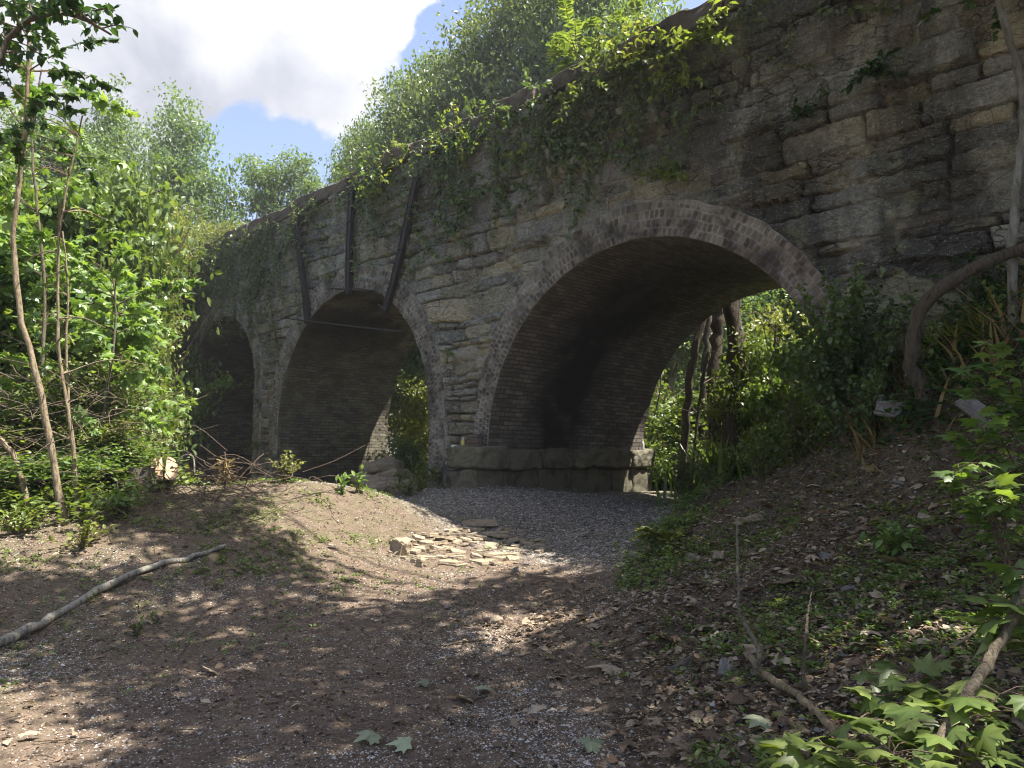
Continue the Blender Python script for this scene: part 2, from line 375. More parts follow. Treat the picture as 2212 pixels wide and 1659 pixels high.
# ------------------------------------------------------------------ terrain
def ctl(px, py, d): p = at(px, py, d); return (p[0], p[1], p[2])
def fc(u, w, z): p = F(u, w, z); return (p[0], p[1], p[2])
CT = [ctl(*q) for q in [
    (1000, 1659, 3.9), (300, 1659, 3.9), (1290, 1659, 3.8), (1000, 1447, 5.5), (100, 1447, 5.6), (550, 1447, 5.5), (1000, 1320, 7.0), (500, 1330, 7.0),
    (700, 1230, 8.3), (1100, 1212, 9.0), (1000, 1150, 10.5), (1200, 1077, 12.6), (1030, 1047, 13.2), (1110, 1055, 13.4), (1440, 1083, 14.2),
    (600, 1040, 10.5), (700, 1047, 10.6), (840, 1074, 10.8), (935, 1130, 10.3), (450, 1062, 10.2), (600, 1130, 9.2), (800, 1150, 9.7),
    (0, 1150, 8.2), (140, 1120, 8.6), (300, 1062, 9.8), (0, 1240, 7.2), (300, 1200, 8.0), (950, 1100, 11.6),
    (1490, 1092, 11.8), (1350, 1180, 9.0), (1300, 1290, 7.2), (1270, 1450, 5.4), (1700, 1400, 4.7), (2000, 1200, 5.2), (1640, 1200, 7.0),
    (1800, 1050, 7.8), (2200, 900, 6.3), (2005, 890, 7.0), (1560, 1050, 10.6), (1500, 1300, 5.9), (1450, 1150, 9.0), (1600, 1100, 8.3)]]
CT += [(-2.1, 12.5, .9), fc(14, -1, .75), fc(14, 2, .6), fc(14, 6, .6), fc(20, -.5, .5), fc(21, 3, .4), fc(28, 0, .6), fc(11.2, .5, 1.15),
       fc(9, 4.5, 1.0), fc(3.5, 0, 2.15), fc(2, 0, 3.2), fc(0, 0, 3.8), fc(-3, 0, 4.3), fc(4.1, 2.5, 1.6), fc(3.8, 5, 1.5), fc(6.5, 3, .98), fc(5.4, .3, 1.1),
       fc(6, 7, .85), fc(3, 8, 1.9), fc(0, 8, 3.0), fc(12, 8, .7), fc(20, 8, .8), fc(8, 15, 1.0), fc(0, 15, 3.2), fc(-4, 4, 4.4),
       (0, 40, 2.), (22, 40, 5), (-25, 40, 3), (-28, 10, 3), (25, 0, 7), (7.5, 4, 3.6), (7, 0, 2.6), (4.2, 0, 1.2), (2.2, 1.5, .62), (1.2, 0, .15), (3.3, 2.9, 1.05),
       (-4, 2, .1), (0, 0, -.05), (0, -6, -.1), (-8, 2, .7), (-10, 10, 1.4), (-14, 18, 1.8), (-8, 16, 1.0), (25, -20, 5), (-25, -20, 1.5), (0, -20, 0)]
CT = np.array(CT)
def _tps():
    X = CT[:, :2]; n = len(X)
    r = np.linalg.norm(X[:, None] - X[None], axis=-1); K = r * r * np.log(r + 1e-9)
    K += np.eye(n) * .04
    Pm = np.hstack([np.ones((n, 1)), X]); A = np.zeros((n + 3, n + 3)); A[:n, :n] = K; A[:n, n:] = Pm; A[n:, :n] = Pm.T
    return np.linalg.solve(A, np.concatenate([CT[:, 2], np.zeros(3)]))
WT = _tps()
def gz0(x, y):
    x = np.asarray(x, float); y = np.asarray(y, float); sh = x.shape
    rr = np.hypot(x, y - 8); k = np.minimum(1, 34 / np.maximum(rr, 1e-6))
    xx = (x * k).ravel(); yy = ((y - 8) * k + 8).ravel()
    out = np.empty(len(xx))
    for i in range(0, len(xx), 40000):
        r = np.hypot(xx[i:i + 40000, None] - CT[None, :, 0], yy[i:i + 40000, None] - CT[None, :, 1])
        out[i:i + 40000] = (r * r * np.log(r + 1e-9)) @ WT[:-3] + WT[-3] + WT[-2] * xx[i:i + 40000] + WT[-1] * yy[i:i + 40000]
    return out.reshape(sh)
def slope_mask(x, y):
    # right of the path's edge line: the littered bank
    ys = [-2, 3.8, 5.4, 7.2, 9.0, 11.8, 13.5]; xs = [1.0, .45, .62, .95, 1.45, 2.7, 4.5]
    e = np.interp(y, ys, xs); return sst(-.15, .55, x - e)
def gz(x, y):
    x = np.asarray(x, float); y = np.asarray(y, float)
    m = slope_mask(x, y)
    z = gz0(x, y) + .10 * fbm(x * .9, y * .9, 3, 5) * (0.5 + m) + (.035 + .04 * m) * fbm(x * 4, y * 4, 3, 9) + (.016 + .02 * m) * fbm(x * 17, y * 17, 3, 12)
    return z
def ground_hit(px, py, d0=1.5, d1=40):
    v = ray(px, py); v = v / v[1]
    Y = np.linspace(d0, d1, 900); z = EYE + v[2] * Y; g = gz(v[0] * Y, Y)
    i = np.argmax(z < g)
    if not (z < g).any(): return at(px, py, 12)
    return np.array([v[0] * Y[i], Y[i], g[i]])
def axis(lo, a, b, hi, s, g=1.16):
    core = list(np.arange(a, b + s * .5, s)); st = s; x = core[-1]
    while x < hi: st *= g; x += st; core.append(x)
    st = s; x = core[0]; left = []
    while x > lo: st *= g; x -= st; left.append(x)
    return np.array(left[::-1] + core)
gx = axis(-400, -6.5, 6.0, 400, .042); gy = axis(-200, 2.6, 12.6, 600, .042)
GX, GY = np.meshgrid(gx, gy, indexing='ij'); GZ = gz(GX, GY)
mb = MB(); mb.add(np.stack([GX, GY, GZ], -1), grid_faces(len(gx), len(gy)))
gme = mb.data('ground', True)
sm = slope_mask(GX, GY)
NDIST = GX * NW[0] + GY * NW[1] - DF; UDIST = GX * DU[0] + GY * DU[1]
arch_zone = sst(-2.9, -1.9, NDIST) * sst(12, 10.3, UDIST) * (1 - sm)
attr(gme, 'gravel', arch_zone)
pathc = np.exp(-((GX - .1) / 2.6) ** 2)
attr(gme, 'chips', np.clip((1 - .9 * np.exp(-((GX - .35) ** 2 / .35 + (GY - 6.7) ** 2 / 1.6))) * (1 - sm * .75) * (1 - arch_zone * .6) * (.35 + .65 * np.exp(-(((GX + .4) / 2.4) ** 2))) * sst(11.5, 6, GY), 0, 1))
moundm = sst(8.0, 9.4, GY) * sst(-.6, -1.3, GX) + sst(-2.2, -3.5, GX) * .9
attr(gme, 'moss', np.clip(moundm * .4 + sm * .45 + sst(13, 17, np.hypot(GX, GY)), 0, 1))
attr(gme, 'litter', np.clip(sm + .4 * sst(-3, -5, GX), 0, 1))
tag(link('ground', gme, M['ground']), kind='structure')

# ------------------------------------------------------------------ the bridge
bridge = thing('stone_bridge', F(8, 0, 1.2), 'old rubble stone bridge with brick-ringed arches crossing from upper right to left', 'bridge')
B0 = np.array(bridge.location)
ARCH = [dict(c=6.65, z=1.80, r=3.05, t0=.34, t1=.52, algae=.15), dict(c=14.22, z=2.42, r=2.92, t0=.40, t1=.50, algae=1.0),
        dict(c=20.45, z=3.55, r=2.05, t0=.36, t1=.42, algae=.5), dict(c=26.6, z=3.2, r=2.3, t0=.36, t1=.42, algae=.5), dict(c=33, z=3.2, r=2.3, t0=.36, t1=.42, algae=.5)]
def arch_r(A, u, z):
    zz = np.maximum(z - A['z'], 0); return np.hypot(u - A['c'], zz)
def arch_t(A, u, z):
    zz = np.maximum(z - A['z'], 0); s = zz / np.maximum(np.hypot(u - A['c'], zz), 1e-6)
    return A['t0'] + (A['t1'] - A['t0']) * s
def stone_layout(u0, u1, z0, z1, seed):
    rng = np.random.default_rng(seed); rects = []
    z = z0
    while z < z1:
        h = rng.choice([.13, .19, .25, .32, .42], p=[.2, .26, .26, .18, .10]) * rng.uniform(.92, 1.08)
        u = u0 - rng.uniform(0, .6)
        while u < u1:
            w = h * rng.uniform(1.2, 4.2)
            if rng.random() < .25 and h > .3:
                k = rng.integers(2, 4); cuts = np.sort(np.concatenate([[0, 1], (np.arange(1, k) + rng.uniform(-.2, .2, k - 1)) / k]))
                for a, b in zip(cuts[:-1], cuts[1:]):
                    uu = u
                    while uu < u + w - 1e-3:
                        ww = min((b - a) * h * rng.uniform(1.6, 5), u + w - uu)
                        if u + w - uu - ww < .08: ww = u + w - uu
                        rects.append((uu, uu + ww, z + a * h, z + b * h)); uu += ww
            elif rng.random() < .12:
                ww = w * rng.uniform(.3, .5); c = rng.uniform(.35, .65)
                rects += [(u, u + w - ww, z, z + h), (u + w - ww, u + w, z, z + c * h), (u + w - ww, u + w, z + c * h, z + h)]
            else: rects.append((u, u + w, z, z + h))
            u += w
        z += h
    return np.array(rects)
def rubble_sheet(u0, u1, z0, z1, res, seed, w_at, sign, holes=True):
    rects = stone_layout(u0 - 1, u1 + 1, z0 - .6, z1 + .8, seed); rng = np.random.default_rng(seed + 1); n = len(rects)
    LR = .02; iu = int((u1 - u0 + 3) / LR); iz = int((z1 - z0 + 2) / LR); lab = np.zeros((iu, iz), np.int32)
    for k, (a, b, c, d) in enumerate(rects):
        lab[max(0, int((a - u0 + 1.2) / LR)):max(0, int((b - u0 + 1.2) / LR)), max(0, int((c - z0 + .8) / LR)):max(0, int((d - z0 + .8) / LR))] = k
    us = np.arange(u0, u1, res); zs = np.arange(z0, z1, res * .8)
    U, Z = np.meshgrid(us, zs, indexing='ij')
    Uw = U + .07 * fbm(U * 1.1, Z * 1.1, 3, seed) + .018 * fbm(U * 6, Z * 6, 2, seed + 3)
    Zw = Z + .09 * fbm(U * .8, Z * 1.2, 3, seed + 7) + .015 * fbm(U * 7, Z * 7, 2, seed + 9)
    k = lab[np.clip(((Uw - u0 + 1.2) / LR).astype(int), 0, iu - 1), np.clip(((Zw - z0 + .8) / LR).astype(int), 0, iz - 1)]
    r = rects[k]
    eu = np.minimum(Uw - r[..., 0], r[..., 1] - Uw); ez = np.minimum(Zw - r[..., 2], r[..., 3] - Zw)
    e = -np.log(np.exp(-eu * 60) + np.exp(-ez * 60)) / 60
    fade = .5 + fbm(U * .7, Z * .9, 3, seed + 20)            # how washed-out the joints are
    jd = .045 + .11 * sst(.3, .75, fade)
    edge = sst(.003, .024, e + .02 * fbm(U * 14, Z * 14, 2, seed + 61))
    off = rng.normal(0, .035, n)[k]; tu = rng.normal(0, .06, n)[k]; tz = rng.normal(.10, .14, n)[k]
    cu = (r[..., 0] + r[..., 1]) / 2; cz = (r[..., 2] + r[..., 3]) / 2
    face = off + tu * (Uw - cu) + tz * (Zw - cz) + .042 * fbm(U * 3.2 + k * 3.7, Z * 4 + k, 5, seed + 30, .6) + .028 * fbm(U * 11, Z * 17, 3, seed + 60, .6)
    gone = (rng.random(n) < .035)[k]
    face = np.where(gone, -.20, face)
    H = face * edge - jd * (1 - edge)
    ledge = fbm(U * 2.2, Z * 15, 3, seed + 40); H += .028 * np.abs(ledge) * edge * sst(.4, .7, _h(k, k * 0 + 3, 8))
    keep = np.ones(U.shape, bool); patch = np.zeros(U.shape)
    if holes:
        for A in ARCH:
            rr = arch_r(A, U, Z) - A['r'] - arch_t(A, U, Z)
            H = np.where(rr < .05, np.minimum(H * sst(-.0, .22, rr) - .005, .0), H * (sst(0, .22, rr) * .6 + .4))
            keep &= rr > -.09
    P = F(U, (w_at if w_at < 1 else BWf(U)) + sign * H, Z)
    fcs = grid_faces(len(us), len(zs)); kp = keep.ravel()[fcs].all(1)
    mb = MB(); mb.add(P - B0, fcs[kp]); me = mb.data('wall', True)
    bm = bmesh.new(); bm.from_mesh(me)
    loose = [v for v in bm.verts if not v.link_faces]
    # carry the attributes over by keeping bmesh's own layers
    bm.free()
    attr(me, 'tone', np.clip(rng.beta(1.5, 1.6, n)[k] + .15 * fbm(U * 2, Z * 2, 2, seed + 50), 0, 1)); attr(me, 'hue', rng.random(n)[k])
    attr(me, 'joint', (1 - edge) * sst(.75, .35, fade))
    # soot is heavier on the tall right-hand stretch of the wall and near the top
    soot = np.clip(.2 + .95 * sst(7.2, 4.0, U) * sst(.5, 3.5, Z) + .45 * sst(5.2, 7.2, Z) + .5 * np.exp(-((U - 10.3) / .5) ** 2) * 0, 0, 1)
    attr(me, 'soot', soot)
    if seed == 11:
        q = np.hypot((U - 3.05) / .75, (Z - 3.25) / .42) + .5 * fbm(U * 4, Z * 4, 3, 77); patch = sst(1.0, .85, q)
    attr(me, 'render_patch', patch)
    return me
fme = rubble_sheet(-5.0, 18.5, .2, 7.66, .021, 11, 0.0, -1.0)
link('spandrel_wall', fme, M['rubble'], bridge)
fme2 = rubble_sheet(18.47, 36.0, .0, 7.66, .045, 23, 0.0, -1.0)
link('spandrel_wall', fme2, M['rubble'], bridge)
bme = rubble_sheet(-5.0, 36.0, .0, 7.66, .09, 31, BW, 1.0)
link('spandrel_wall', bme, M['rubble'], bridge)
mb = MB()   # fill behind the parapets and the end walls
for (a, b) in ((-4.98, 35.97),):
    q = F([a, 11, 11, a], [.02, .02, 3.9, BW - .1], [7.55] * 4); mb.add(q - B0, [[0, 1, 2, 3]]); q = F([11, b, b, 11], [.02, .02, 3.1, 3.9], [7.55] * 4); mb.add(q - B0, [[0, 1, 2, 3]])
    for e in (a, b): q = F([e] * 4, [.0, float(BWf(e)), float(BWf(e)), .0], [0, 0, 7.7, 7.7]); mb.add(q - B0, [[0, 1, 2, 3]])
mb.build('deck', M['soil'], bridge)
def arch_path(A, zlo, step):
    L = A['z'] - zlo; arc = math.pi * A['r']; tot = 2 * L + arc; n = int(tot / step); s = np.linspace(0, tot, n)
    th = np.clip((s - L) / A['r'], 0, math.pi)
    u = A['c'] - A['r'] * np.cos(th); z = A['z'] + A['r'] * np.sin(th)
    z = np.where(s < L, zlo + s, np.where(s > L + arc, zlo + tot - s, z))
    nu = -np.cos(th); nz = np.sin(th)
    return s, u, z, nu, nz, th
for ai, A in enumerate(ARCH):
    zlo = .1; rng = np.random.default_rng(50 + ai)
    # brick ring on the face
    s, u, z, nu, nz, th = arch_path(A, zlo, .010 if ai < 2 else .03)
    nr = 36 if ai < 2 else 18; rr = np.linspace(0, 1, nr)
    T = A['t0'] + (A['t1'] - A['t0']) * np.sin(th) + .035 * fbm(s * 5, s * 0, 3, 90 + ai) + .02 * vn(s * 12, s * 0, 3)
    rows = 4
    S2, RR = np.meshgrid(s, rr, indexing='ij'); TT = np.repeat(T[:, None], nr, 1)
    wob = .02 * fbm(S2 * 1.5, RR * 2, 2, 60 + ai)
    row = np.clip(np.floor((RR + wob) * rows), 0, rows - 1).astype(int); fr = (RR + wob) * rows - row
    pitch = .082 if ai < 2 else .09
    ss = S2 * (1 + RR * TT / A['r'] * 0) / pitch + row * .47 + .25 * fbm(S2 * 2, row * 3.3, 2, 61)
    bi = np.floor(ss).astype(int); fs = ss - bi
    dr = np.minimum(fr, 1 - fr) * TT / rows; ds = np.minimum(fs, 1 - fs) * pitch
    e = np.minimum(dr, ds); edge = sst(.004, .017, e)
    hv = _h(bi, row * 13 + ai, 5)
    worn = sst(.62, .8, .5 + fbm(S2 * .9, RR * 2 + ai, 3, 63))
    eroded = sst(math.pi * .55, math.pi * .95, th)[:, None] if ai == 0 else .15   # left leg: bricks worn back behind their mortar
    relief = edge * ((hv - .4) * .036 + .006) * np.where(hv < .06, -1.2, 1) + .024 * fbm(S2 * 9, RR * 8, 4, 64) + .012 * fbm(S2 * 40, RR * 20, 2, 65)
    relief = relief - edge * eroded * .035
    w = -.035 - relief
    Ud = u[:, None] + nu[:, None] * RR * TT; Zd = z[:, None] + nz[:, None] * RR * TT
    # outer skirt back into the wall
    Ud = np.concatenate([Ud, Ud[:, -1:] + nu[:, None] * .004], 1); Zd = np.concatenate([Zd, Zd[:, -1:] + nz[:, None] * .004], 1)
    w = np.concatenate([w, np.full((len(s), 1), .22)], 1)
    Ud = np.concatenate([u[:, None], Ud], 1); Zd = np.concatenate([z[:, None], Zd], 1); w = np.concatenate([np.full((len(s), 1), .06), w], 1)
    P = F(Ud, w, Zd); mb = MB(); mb.add(P - B0, grid_faces(len(s), nr + 2)); me = mb.data('arch_ring', True)
    padj = lambda a: np.concatenate([a[:, :1], a, a[:, -1:]], 1)
    attr(me, 'tone', padj(_h(bi, row * 7 + 3, 9) * .8 + .1 + .2 * fbm(S2, RR, 2, 66))); attr(me, 'joint', padj(np.clip(1 - edge + .55 * worn, 0, 1)))
    redm = sst(math.pi * .42, math.pi * .15, th) if ai == 0 else np.full(len(s), .1)
    attr(me, 'red', padj(np.repeat(np.clip(redm + .15, 0, 1)[:, None], nr, 1)))
    link('arch_ring', me, M['ring'], bridge)
    # barrel
    s, u, z, nu, nz, th = arch_path(A, zlo, .06); wt = np.linspace(0, 1, 64); ws = wt
    S2, W2 = np.meshgrid(s, wt, indexing='ij'); W2 = -.01 + W2 * (BWf(u)[:, None] + .06)
    hh = .02 * fbm(S2 * 3, W2 * 3, 3, 70 + ai) + .02 * fbm(S2 * .6, W2 * .6, 2, 71)
    hh = np.where(W2 < .1, 0, hh)
    P = F(u[:, None] + nu[:, None] * hh, W2, z[:, None] + nz[:, None] * hh)
    mb = MB(); mb.add(P - B0, grid_faces(len(s), len(ws))); me = mb.data('arch_barrel', True)
    uvl = me.uv_layers.new(name='UVMap'); vi = np.empty(len(me.loops), np.int32); me.loops.foreach_get('vertex_index', vi)
    uvs = np.stack([W2.ravel()[vi], S2.ravel()[vi]], -1); uvl.data.foreach_set('uv', uvs.astype(np.float32).ravel())
    attr(me, 'algae', np.full(S2.shape, A['algae']))
    TH2 = np.repeat(th[:, None], len(ws), 1)
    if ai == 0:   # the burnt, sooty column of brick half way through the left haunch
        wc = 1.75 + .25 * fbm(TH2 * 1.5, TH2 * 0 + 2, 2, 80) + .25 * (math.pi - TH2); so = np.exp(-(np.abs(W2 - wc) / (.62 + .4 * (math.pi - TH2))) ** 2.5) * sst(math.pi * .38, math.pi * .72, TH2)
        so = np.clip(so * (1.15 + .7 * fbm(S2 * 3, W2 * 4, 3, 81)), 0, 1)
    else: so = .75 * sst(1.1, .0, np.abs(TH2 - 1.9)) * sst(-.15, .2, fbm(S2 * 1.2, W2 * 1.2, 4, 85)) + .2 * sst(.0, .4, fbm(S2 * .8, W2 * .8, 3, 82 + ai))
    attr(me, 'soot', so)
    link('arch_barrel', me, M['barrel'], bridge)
def rough_box(mb, size, rng, seg=.07, amp=.02, rnd_e=.05):
    """a rough-hewn block: subdivided box pushed about by noise, corners rounded; centred at the origin"""
    sx, sy, sz = size; out = []
    bm = bmesh.new(); bmesh.ops.create_cube(bm, size=1)
    n = int(np.clip(max(size) / seg, 3, 22)); bmesh.ops.subdivide_edges(bm, edges=bm.edges[:], cuts=n, use_grid_fill=True)
    co = np.array([v.co[:] for v in bm.verts]); fcs = np.array([[v.index for v in f.verts] for f in bm.faces]); bm.free()
    p = co * np.array(size); q = np.abs(co) * 2; h = np.array(size) / 2
    d = np.maximum(0, np.abs(p) - (h - rnd_e)); L = np.linalg.norm(d, axis=1, keepdims=True)
    f = np.where(L > rnd_e, rnd_e / np.maximum(L, 1e-6), 1); p = np.sign(p) * (np.minimum(np.abs(p), h - rnd_e) + d * f)
    o = rng.uniform(0, 100); N = nrm(co)
    k = fbm(p[:, 0] * 3 + p[:, 2] * 2 + o, p[:, 1] * 3 - p[:, 2] * 2.3 + o, 4, 3) + .5 * fbm(p[:, 2] * 8 + o, p[:, 0] * 6 + p[:, 1] * 6, 3, 4)
    return p + N * (k * amp)[:, None], fcs
# plinth blocks under the big arch's left haunch, pier foot of arch two
rot = np.array([[DU[0], NW[0], 0], [DU[1], NW[1], 0], [0, 0, 1.]])
def face_block(name, uc, wc, zc, su, sw, sz, mat, amp=.02, re=.05, seed=0):
    V, Fc = rough_box(None, (su, sw, sz), np.random.default_rng(seed), .045, amp=amp, rnd_e=re)
    mb = MB(); mb.add(V @ rot.T + F(uc, wc, zc) - B0, Fc); return mb.build(name, mat, bridge, True)
rng = np.random.default_rng(3); w = -.36; i = 0
while w < 4.4:
    L = min(rng.uniform(.6, 1.3), 4.66 - w)
    if 4.66 - w - L < .35: L = 4.66 - w
    face_block('plinth_block', 10.02 + rng.uniform(-.05, .03), w + L / 2, 1.69 + rng.uniform(-.03, .02), .92, L - .015, .36, M['rock_block'], .085, .04, i)
    face_block('plinth_block', 10.07 + rng.uniform(-.05, .05), w + L / 2 + .02, 1.14, .84, L - .03, .68, M['rock_block'], .07, .03, i + 20)
    face_block('plinth_block', 3.32 + rng.uniform(-.02, .02), w + L / 2, 1.4, .8, L - .02, .8, M['rock_block'], .04, .03, i + 40)
    w += L; i += 1
# coping stones along both parapets
u = -5.0; rng = np.random.default_rng(9); i = 100
while u < 35.5:
    L = rng.uniform(.9, 1.5); hz = rng.uniform(.24, .36)
    V, Fc = rough_box(None, (L - .012, .50, hz), rng, .05, .06, .03)
    tl = rng.normal(0, .03); V = V.copy(); V[:, 2] += .05 * fbm(V[:, 0] * 2 + u * 3, V[:, 1] * 0 + u, 3, 8); V = V.copy(); V[:, 2] += V[:, 0] * tl
    mb = MB(); mb.add(V @ rot.T + F(u + L / 2, .20 + rng.normal(0, .03), 7.63 + hz / 2) - B0, Fc); mb.build('coping_stone', M['coping'], bridge, True)
    u += L
mb = MB(); V, Fc = rough_box(None, (40.9, .5, .3), rng, 1.5, .01, .04); mb.add(F(V[:, 0] + 15.5, V[:, 1] + BWf(V[:, 0] + 15.5) - .13, V[:, 2] + 7.78) - B0, Fc); mb.build('rear_coping', M['coping'], bridge)
# old steel straps and tie rods hung over arch two
def strap(pts, wd=.115):
    P = np.array([F(*((lambda a: (a[0], -.10, a[1]))(onface(x, y, -.08)))) for x, y in pts]) - B0
    mb = MB(); t = nrm(np.gradient(P, axis=0)); n3 = np.array([NW[0], NW[1], 0]); b = nrm(np.cross(t, n3))
    for off, w_, d_ in ((0, wd / 2, .012), (wd / 2, .012, .045), (-wd / 2, .012, .045)):     # an inverted channel section
        c = P + b * off; q = []
        for sx, sy in ((-1, -1), (1, -1), (1, 1), (-1, 1)): q.append(c + b * (sx * w_) + n3 * (sy * d_ - .03 + (0.0 if off else -.02)))
        V = np.stack(q, 1).reshape(-1, 3); n = len(P)
        f = [[4 * i + j, 4 * i + (j + 1) % 4, 4 * i + 4 + (j + 1) % 4, 4 * i + 4 + j] for i in range(n - 1) for j in range(4)] + [[0, 1, 2, 3], [4 * n - 4, 4 * n - 3, 4 * n - 2, 4 * n - 1]]
        mb.add(V, f)
    for i in np.linspace(1, len(P) - 2, 3).astype(int):
        for sg in (-1, 1):
            c0 = P[i] + b[i] * sg * wd * .22 - n3 * .055; tube(mb, [c0, c0 - n3 * .03], .016, 6)
    mb.build('steel_strap', M['steel'], bridge)
strap([(645, 470), (650, 530), (656, 580), (664, 640), (668, 698)], .12)
strap([(765, 405), (761, 480), (758, 560), (757, 637)], .13)
strap([(905, 385), (890, 450), (872, 540), (852, 620), (836, 672)], .13)
for a, b in (((636, 690), (884, 719)), ((722, 625), (822, 630)), ((832, 660), (850, 672))):
    ua, za = onface(*a); ub, zb = onface(*b); mb = MB()
    P = np.array([F(ua, -.17, za), F((ua + ub) / 2, -.17, (za + zb) / 2 - .01), F(ub, -.17, zb)]) - B0; tube(mb, P, .018, 6); mb.build('tie_rod', M['steel'], bridge)

# ------------------------------------------------------------------ trees
def tree_mesh(seed, height, lumps, trunk_r, n_clump, per, sd, size, tpl='simple', limb=True, lean=(0, 0), sides=7, multi=1, shell=.45):
    """returns (trunk mesh, crown mesh) in local coordinates; lumps: (x,y,z,rx,ry,rz) balls the crown fills, clumps towards their shells"""
    rng = np.random.default_rng(seed); L = np.array(lumps, float)
    vol = (L[:, 3] * L[:, 4] * L[:, 5]) ** .8; pick = rng.choice(len(L), n_clump, p=vol / vol.sum())
    d = nrm(rng.normal(0, 1, (n_clump, 3))); r = rng.random(n_clump) ** shell
    wob = 1 + .22 * rng.normal(0, 1, n_clump).clip(-1.5, 1.5)
    c = L[pick, :3] + d * (r * wob)[:, None] * L[pick, 3:]
    cb = MB(); scatter_leaves(cb, c, per, sd, size, tpl, rng)
    tb = MB()
    for m in range(multi):
        ox = rng.normal(0, .25, 2) * (multi > 1)
        top = np.array([lean[0] + ox[0] * 3, lean[1] + ox[1] * 3, height * rng.uniform(.8, .92)])
        P = curve([(ox[0], ox[1], -.25), (ox[0] + .1 * rng.normal(), ox[1] + .1 * rng.normal(), height * .3), (top[0] * .6 + .15 * rng.normal(), top[1] * .6 + .15 * rng.normal(), height * .6), top], 14)
        tube(tb, P, np.linspace(trunk_r, trunk_r * .18, len(P)), sides)
        if limb:
            for j in range(min(len(c), 46 // multi)):
                q = c[rng.integers(len(c))]; k = np.clip(int(len(P) * np.clip((q[2] * .75) / height, .1, .9)), 1, len(P) - 2)
                s0 = P[k]; mid = (s0 + q) / 2 + rng.normal(0, .12, 3) + np.array([0, 0, -.1])
                rr = trunk_r * .3 * (1 - k / len(P)) + .006
                tube(tb, curve([s0, mid, q], 6), np.linspace(rr, .006, 7)[:len(curve([s0, mid, q], 6))], 4, cap=False)
    return tb, cb
def make_tree(name, loc, label, cat, group, mats, part='crown', **kw):
    t = thing(name, loc, label, cat, group); tb, cb = tree_mesh(**kw)
    tb.build('trunk' if part == 'crown' else 'stem', mats[0], t, True); cb.build(part, mats[1], t)
    return t
def place(o, loc, rz=0., s=1., label=None, group=None, sz=None):
    c = copy_tree(o); c.location = [float(v) for v in loc]; c.rotation_euler = (0, 0, rz); c.scale = (s, s, sz or s)
    if label: c['label'] = label
    if group: c['group'] = group
    return c
def G(x, y, dz=0.0): return (x, y, float(gz(x, y)) + dz)
round_l = lambda rng, h, w, n=9, z0=.45: [(*(rng.normal(0, w * .26, 2)), h * (z0 + (.96 - z0) * k / (n - 1)) - .4, *(np.array([1, 1, .62]) * w * rng.uniform(.26, .42) * (1 - .35 * abs(k / (n - 1) - .45)))) for k in range(n)]
r1 = np.random.default_rng(21)
BG = 'broadleaved trees rising behind the bridge'
LF = 'trees of the wood on the left'
tA = make_tree('broadleaf_tree', G(-12.7, 30), 'tall pointed broadleaf tree against the cloud, left of the bridge end', 'tree', LF, (M['bark'], M['leaf_far']),
               seed=31, height=13.6, lumps=[(0, 0, 12.2, 1.1, 1.1, 1.5), (-.6, 0, 10.8, 1.7, 1.6, 1.4), (.9, .2, 10, 1.7, 1.6, 1.3), (-1.6, 0, 9, 1.9, 1.8, 1.3), (1.6, 0, 8, 2, 1.9, 1.4), (0, 0, 7.4, 2.4, 2.2, 1.6), (-1.9, .3, 6.4, 2, 1.8, 1.3), (2.2, -.3, 5.8, 1.9, 1.8, 1.4), (0, 0, 4.6, 2.6, 2.3, 1.6), (2.6, 0, 3.4, 1.5, 1.5, 1.2)],
               trunk_r=.22, n_clump=1900, per=26, sd=.23, size=.16)
tB = make_tree('broadleaf_tree', G(.9, 24.5), 'large round-headed tree standing behind the bridge above the stacked brick pier', 'tree', BG, (M['bark'], M['leaf_far']),
               seed=33, height=15, lumps=[(0, 0, 13.6, 1.8, 1.8, 1.3), (-1.5, 0, 12.2, 1.9, 1.8, 1.3), (1.7, .2, 12.4, 1.9, 1.8, 1.3), (-2.7, 0, 10.5, 1.8, 1.8, 1.2), (0, 0, 10.8, 2.2, 2, 1.5), (2.6, 0, 10.4, 1.9, 1.8, 1.3), (-3.2, 0, 8.6, 1.8, 1.6, 1.1), (1, 0, 8.6, 2.2, 2, 1.4), (3.0, .3, 8, 1.7, 1.6, 1.2), (-1, .2, 6.6, 2.4, 2, 1.3)],
               trunk_r=.26, n_clump=2000, per=28, sd=.26, size=.165)
def top_z(px, py, d): return at(px, py, d)[2]
def ptree(proto, h0, px, py, d, rz, label, group, s=None, mat=None):
    p = at(px, py, d); g = float(gz(p[0], d)); sz = (p[2] - g) / h0
    c = place(proto, (p[0], d, g), rz, s or sz, label, group, sz)
    if mat is not None:
        for ch in c.children:
            if ch.name.startswith('crown') or ch.name.startswith('foliage'):
                ch.data = MATC.setdefault((ch.data.name, mat.name), _cp(ch.data, mat)) if (ch.data.name, mat.name) in MATC or True else ch.data
    return c
MATC = {}
def _cp(me, mat):
    k = (me.name, mat.name)
    if k in MATC: return MATC[k]
    m = me.copy(); m.materials.clear(); m.materials.append(mat); MATC[k] = m; return m
p = at(400, 197, 30); tA.location = (p[0], 30, gz(p[0], 30)); tA.scale = (1, 1, (p[2] - tA.location[2]) / 13.7)
p = at(1150, -60, 25); tB.location = (p[0], 25, gz(p[0], 25)); tB.scale = (1.0, 1.0, (p[2] - tB.location[2]) / 14.9)
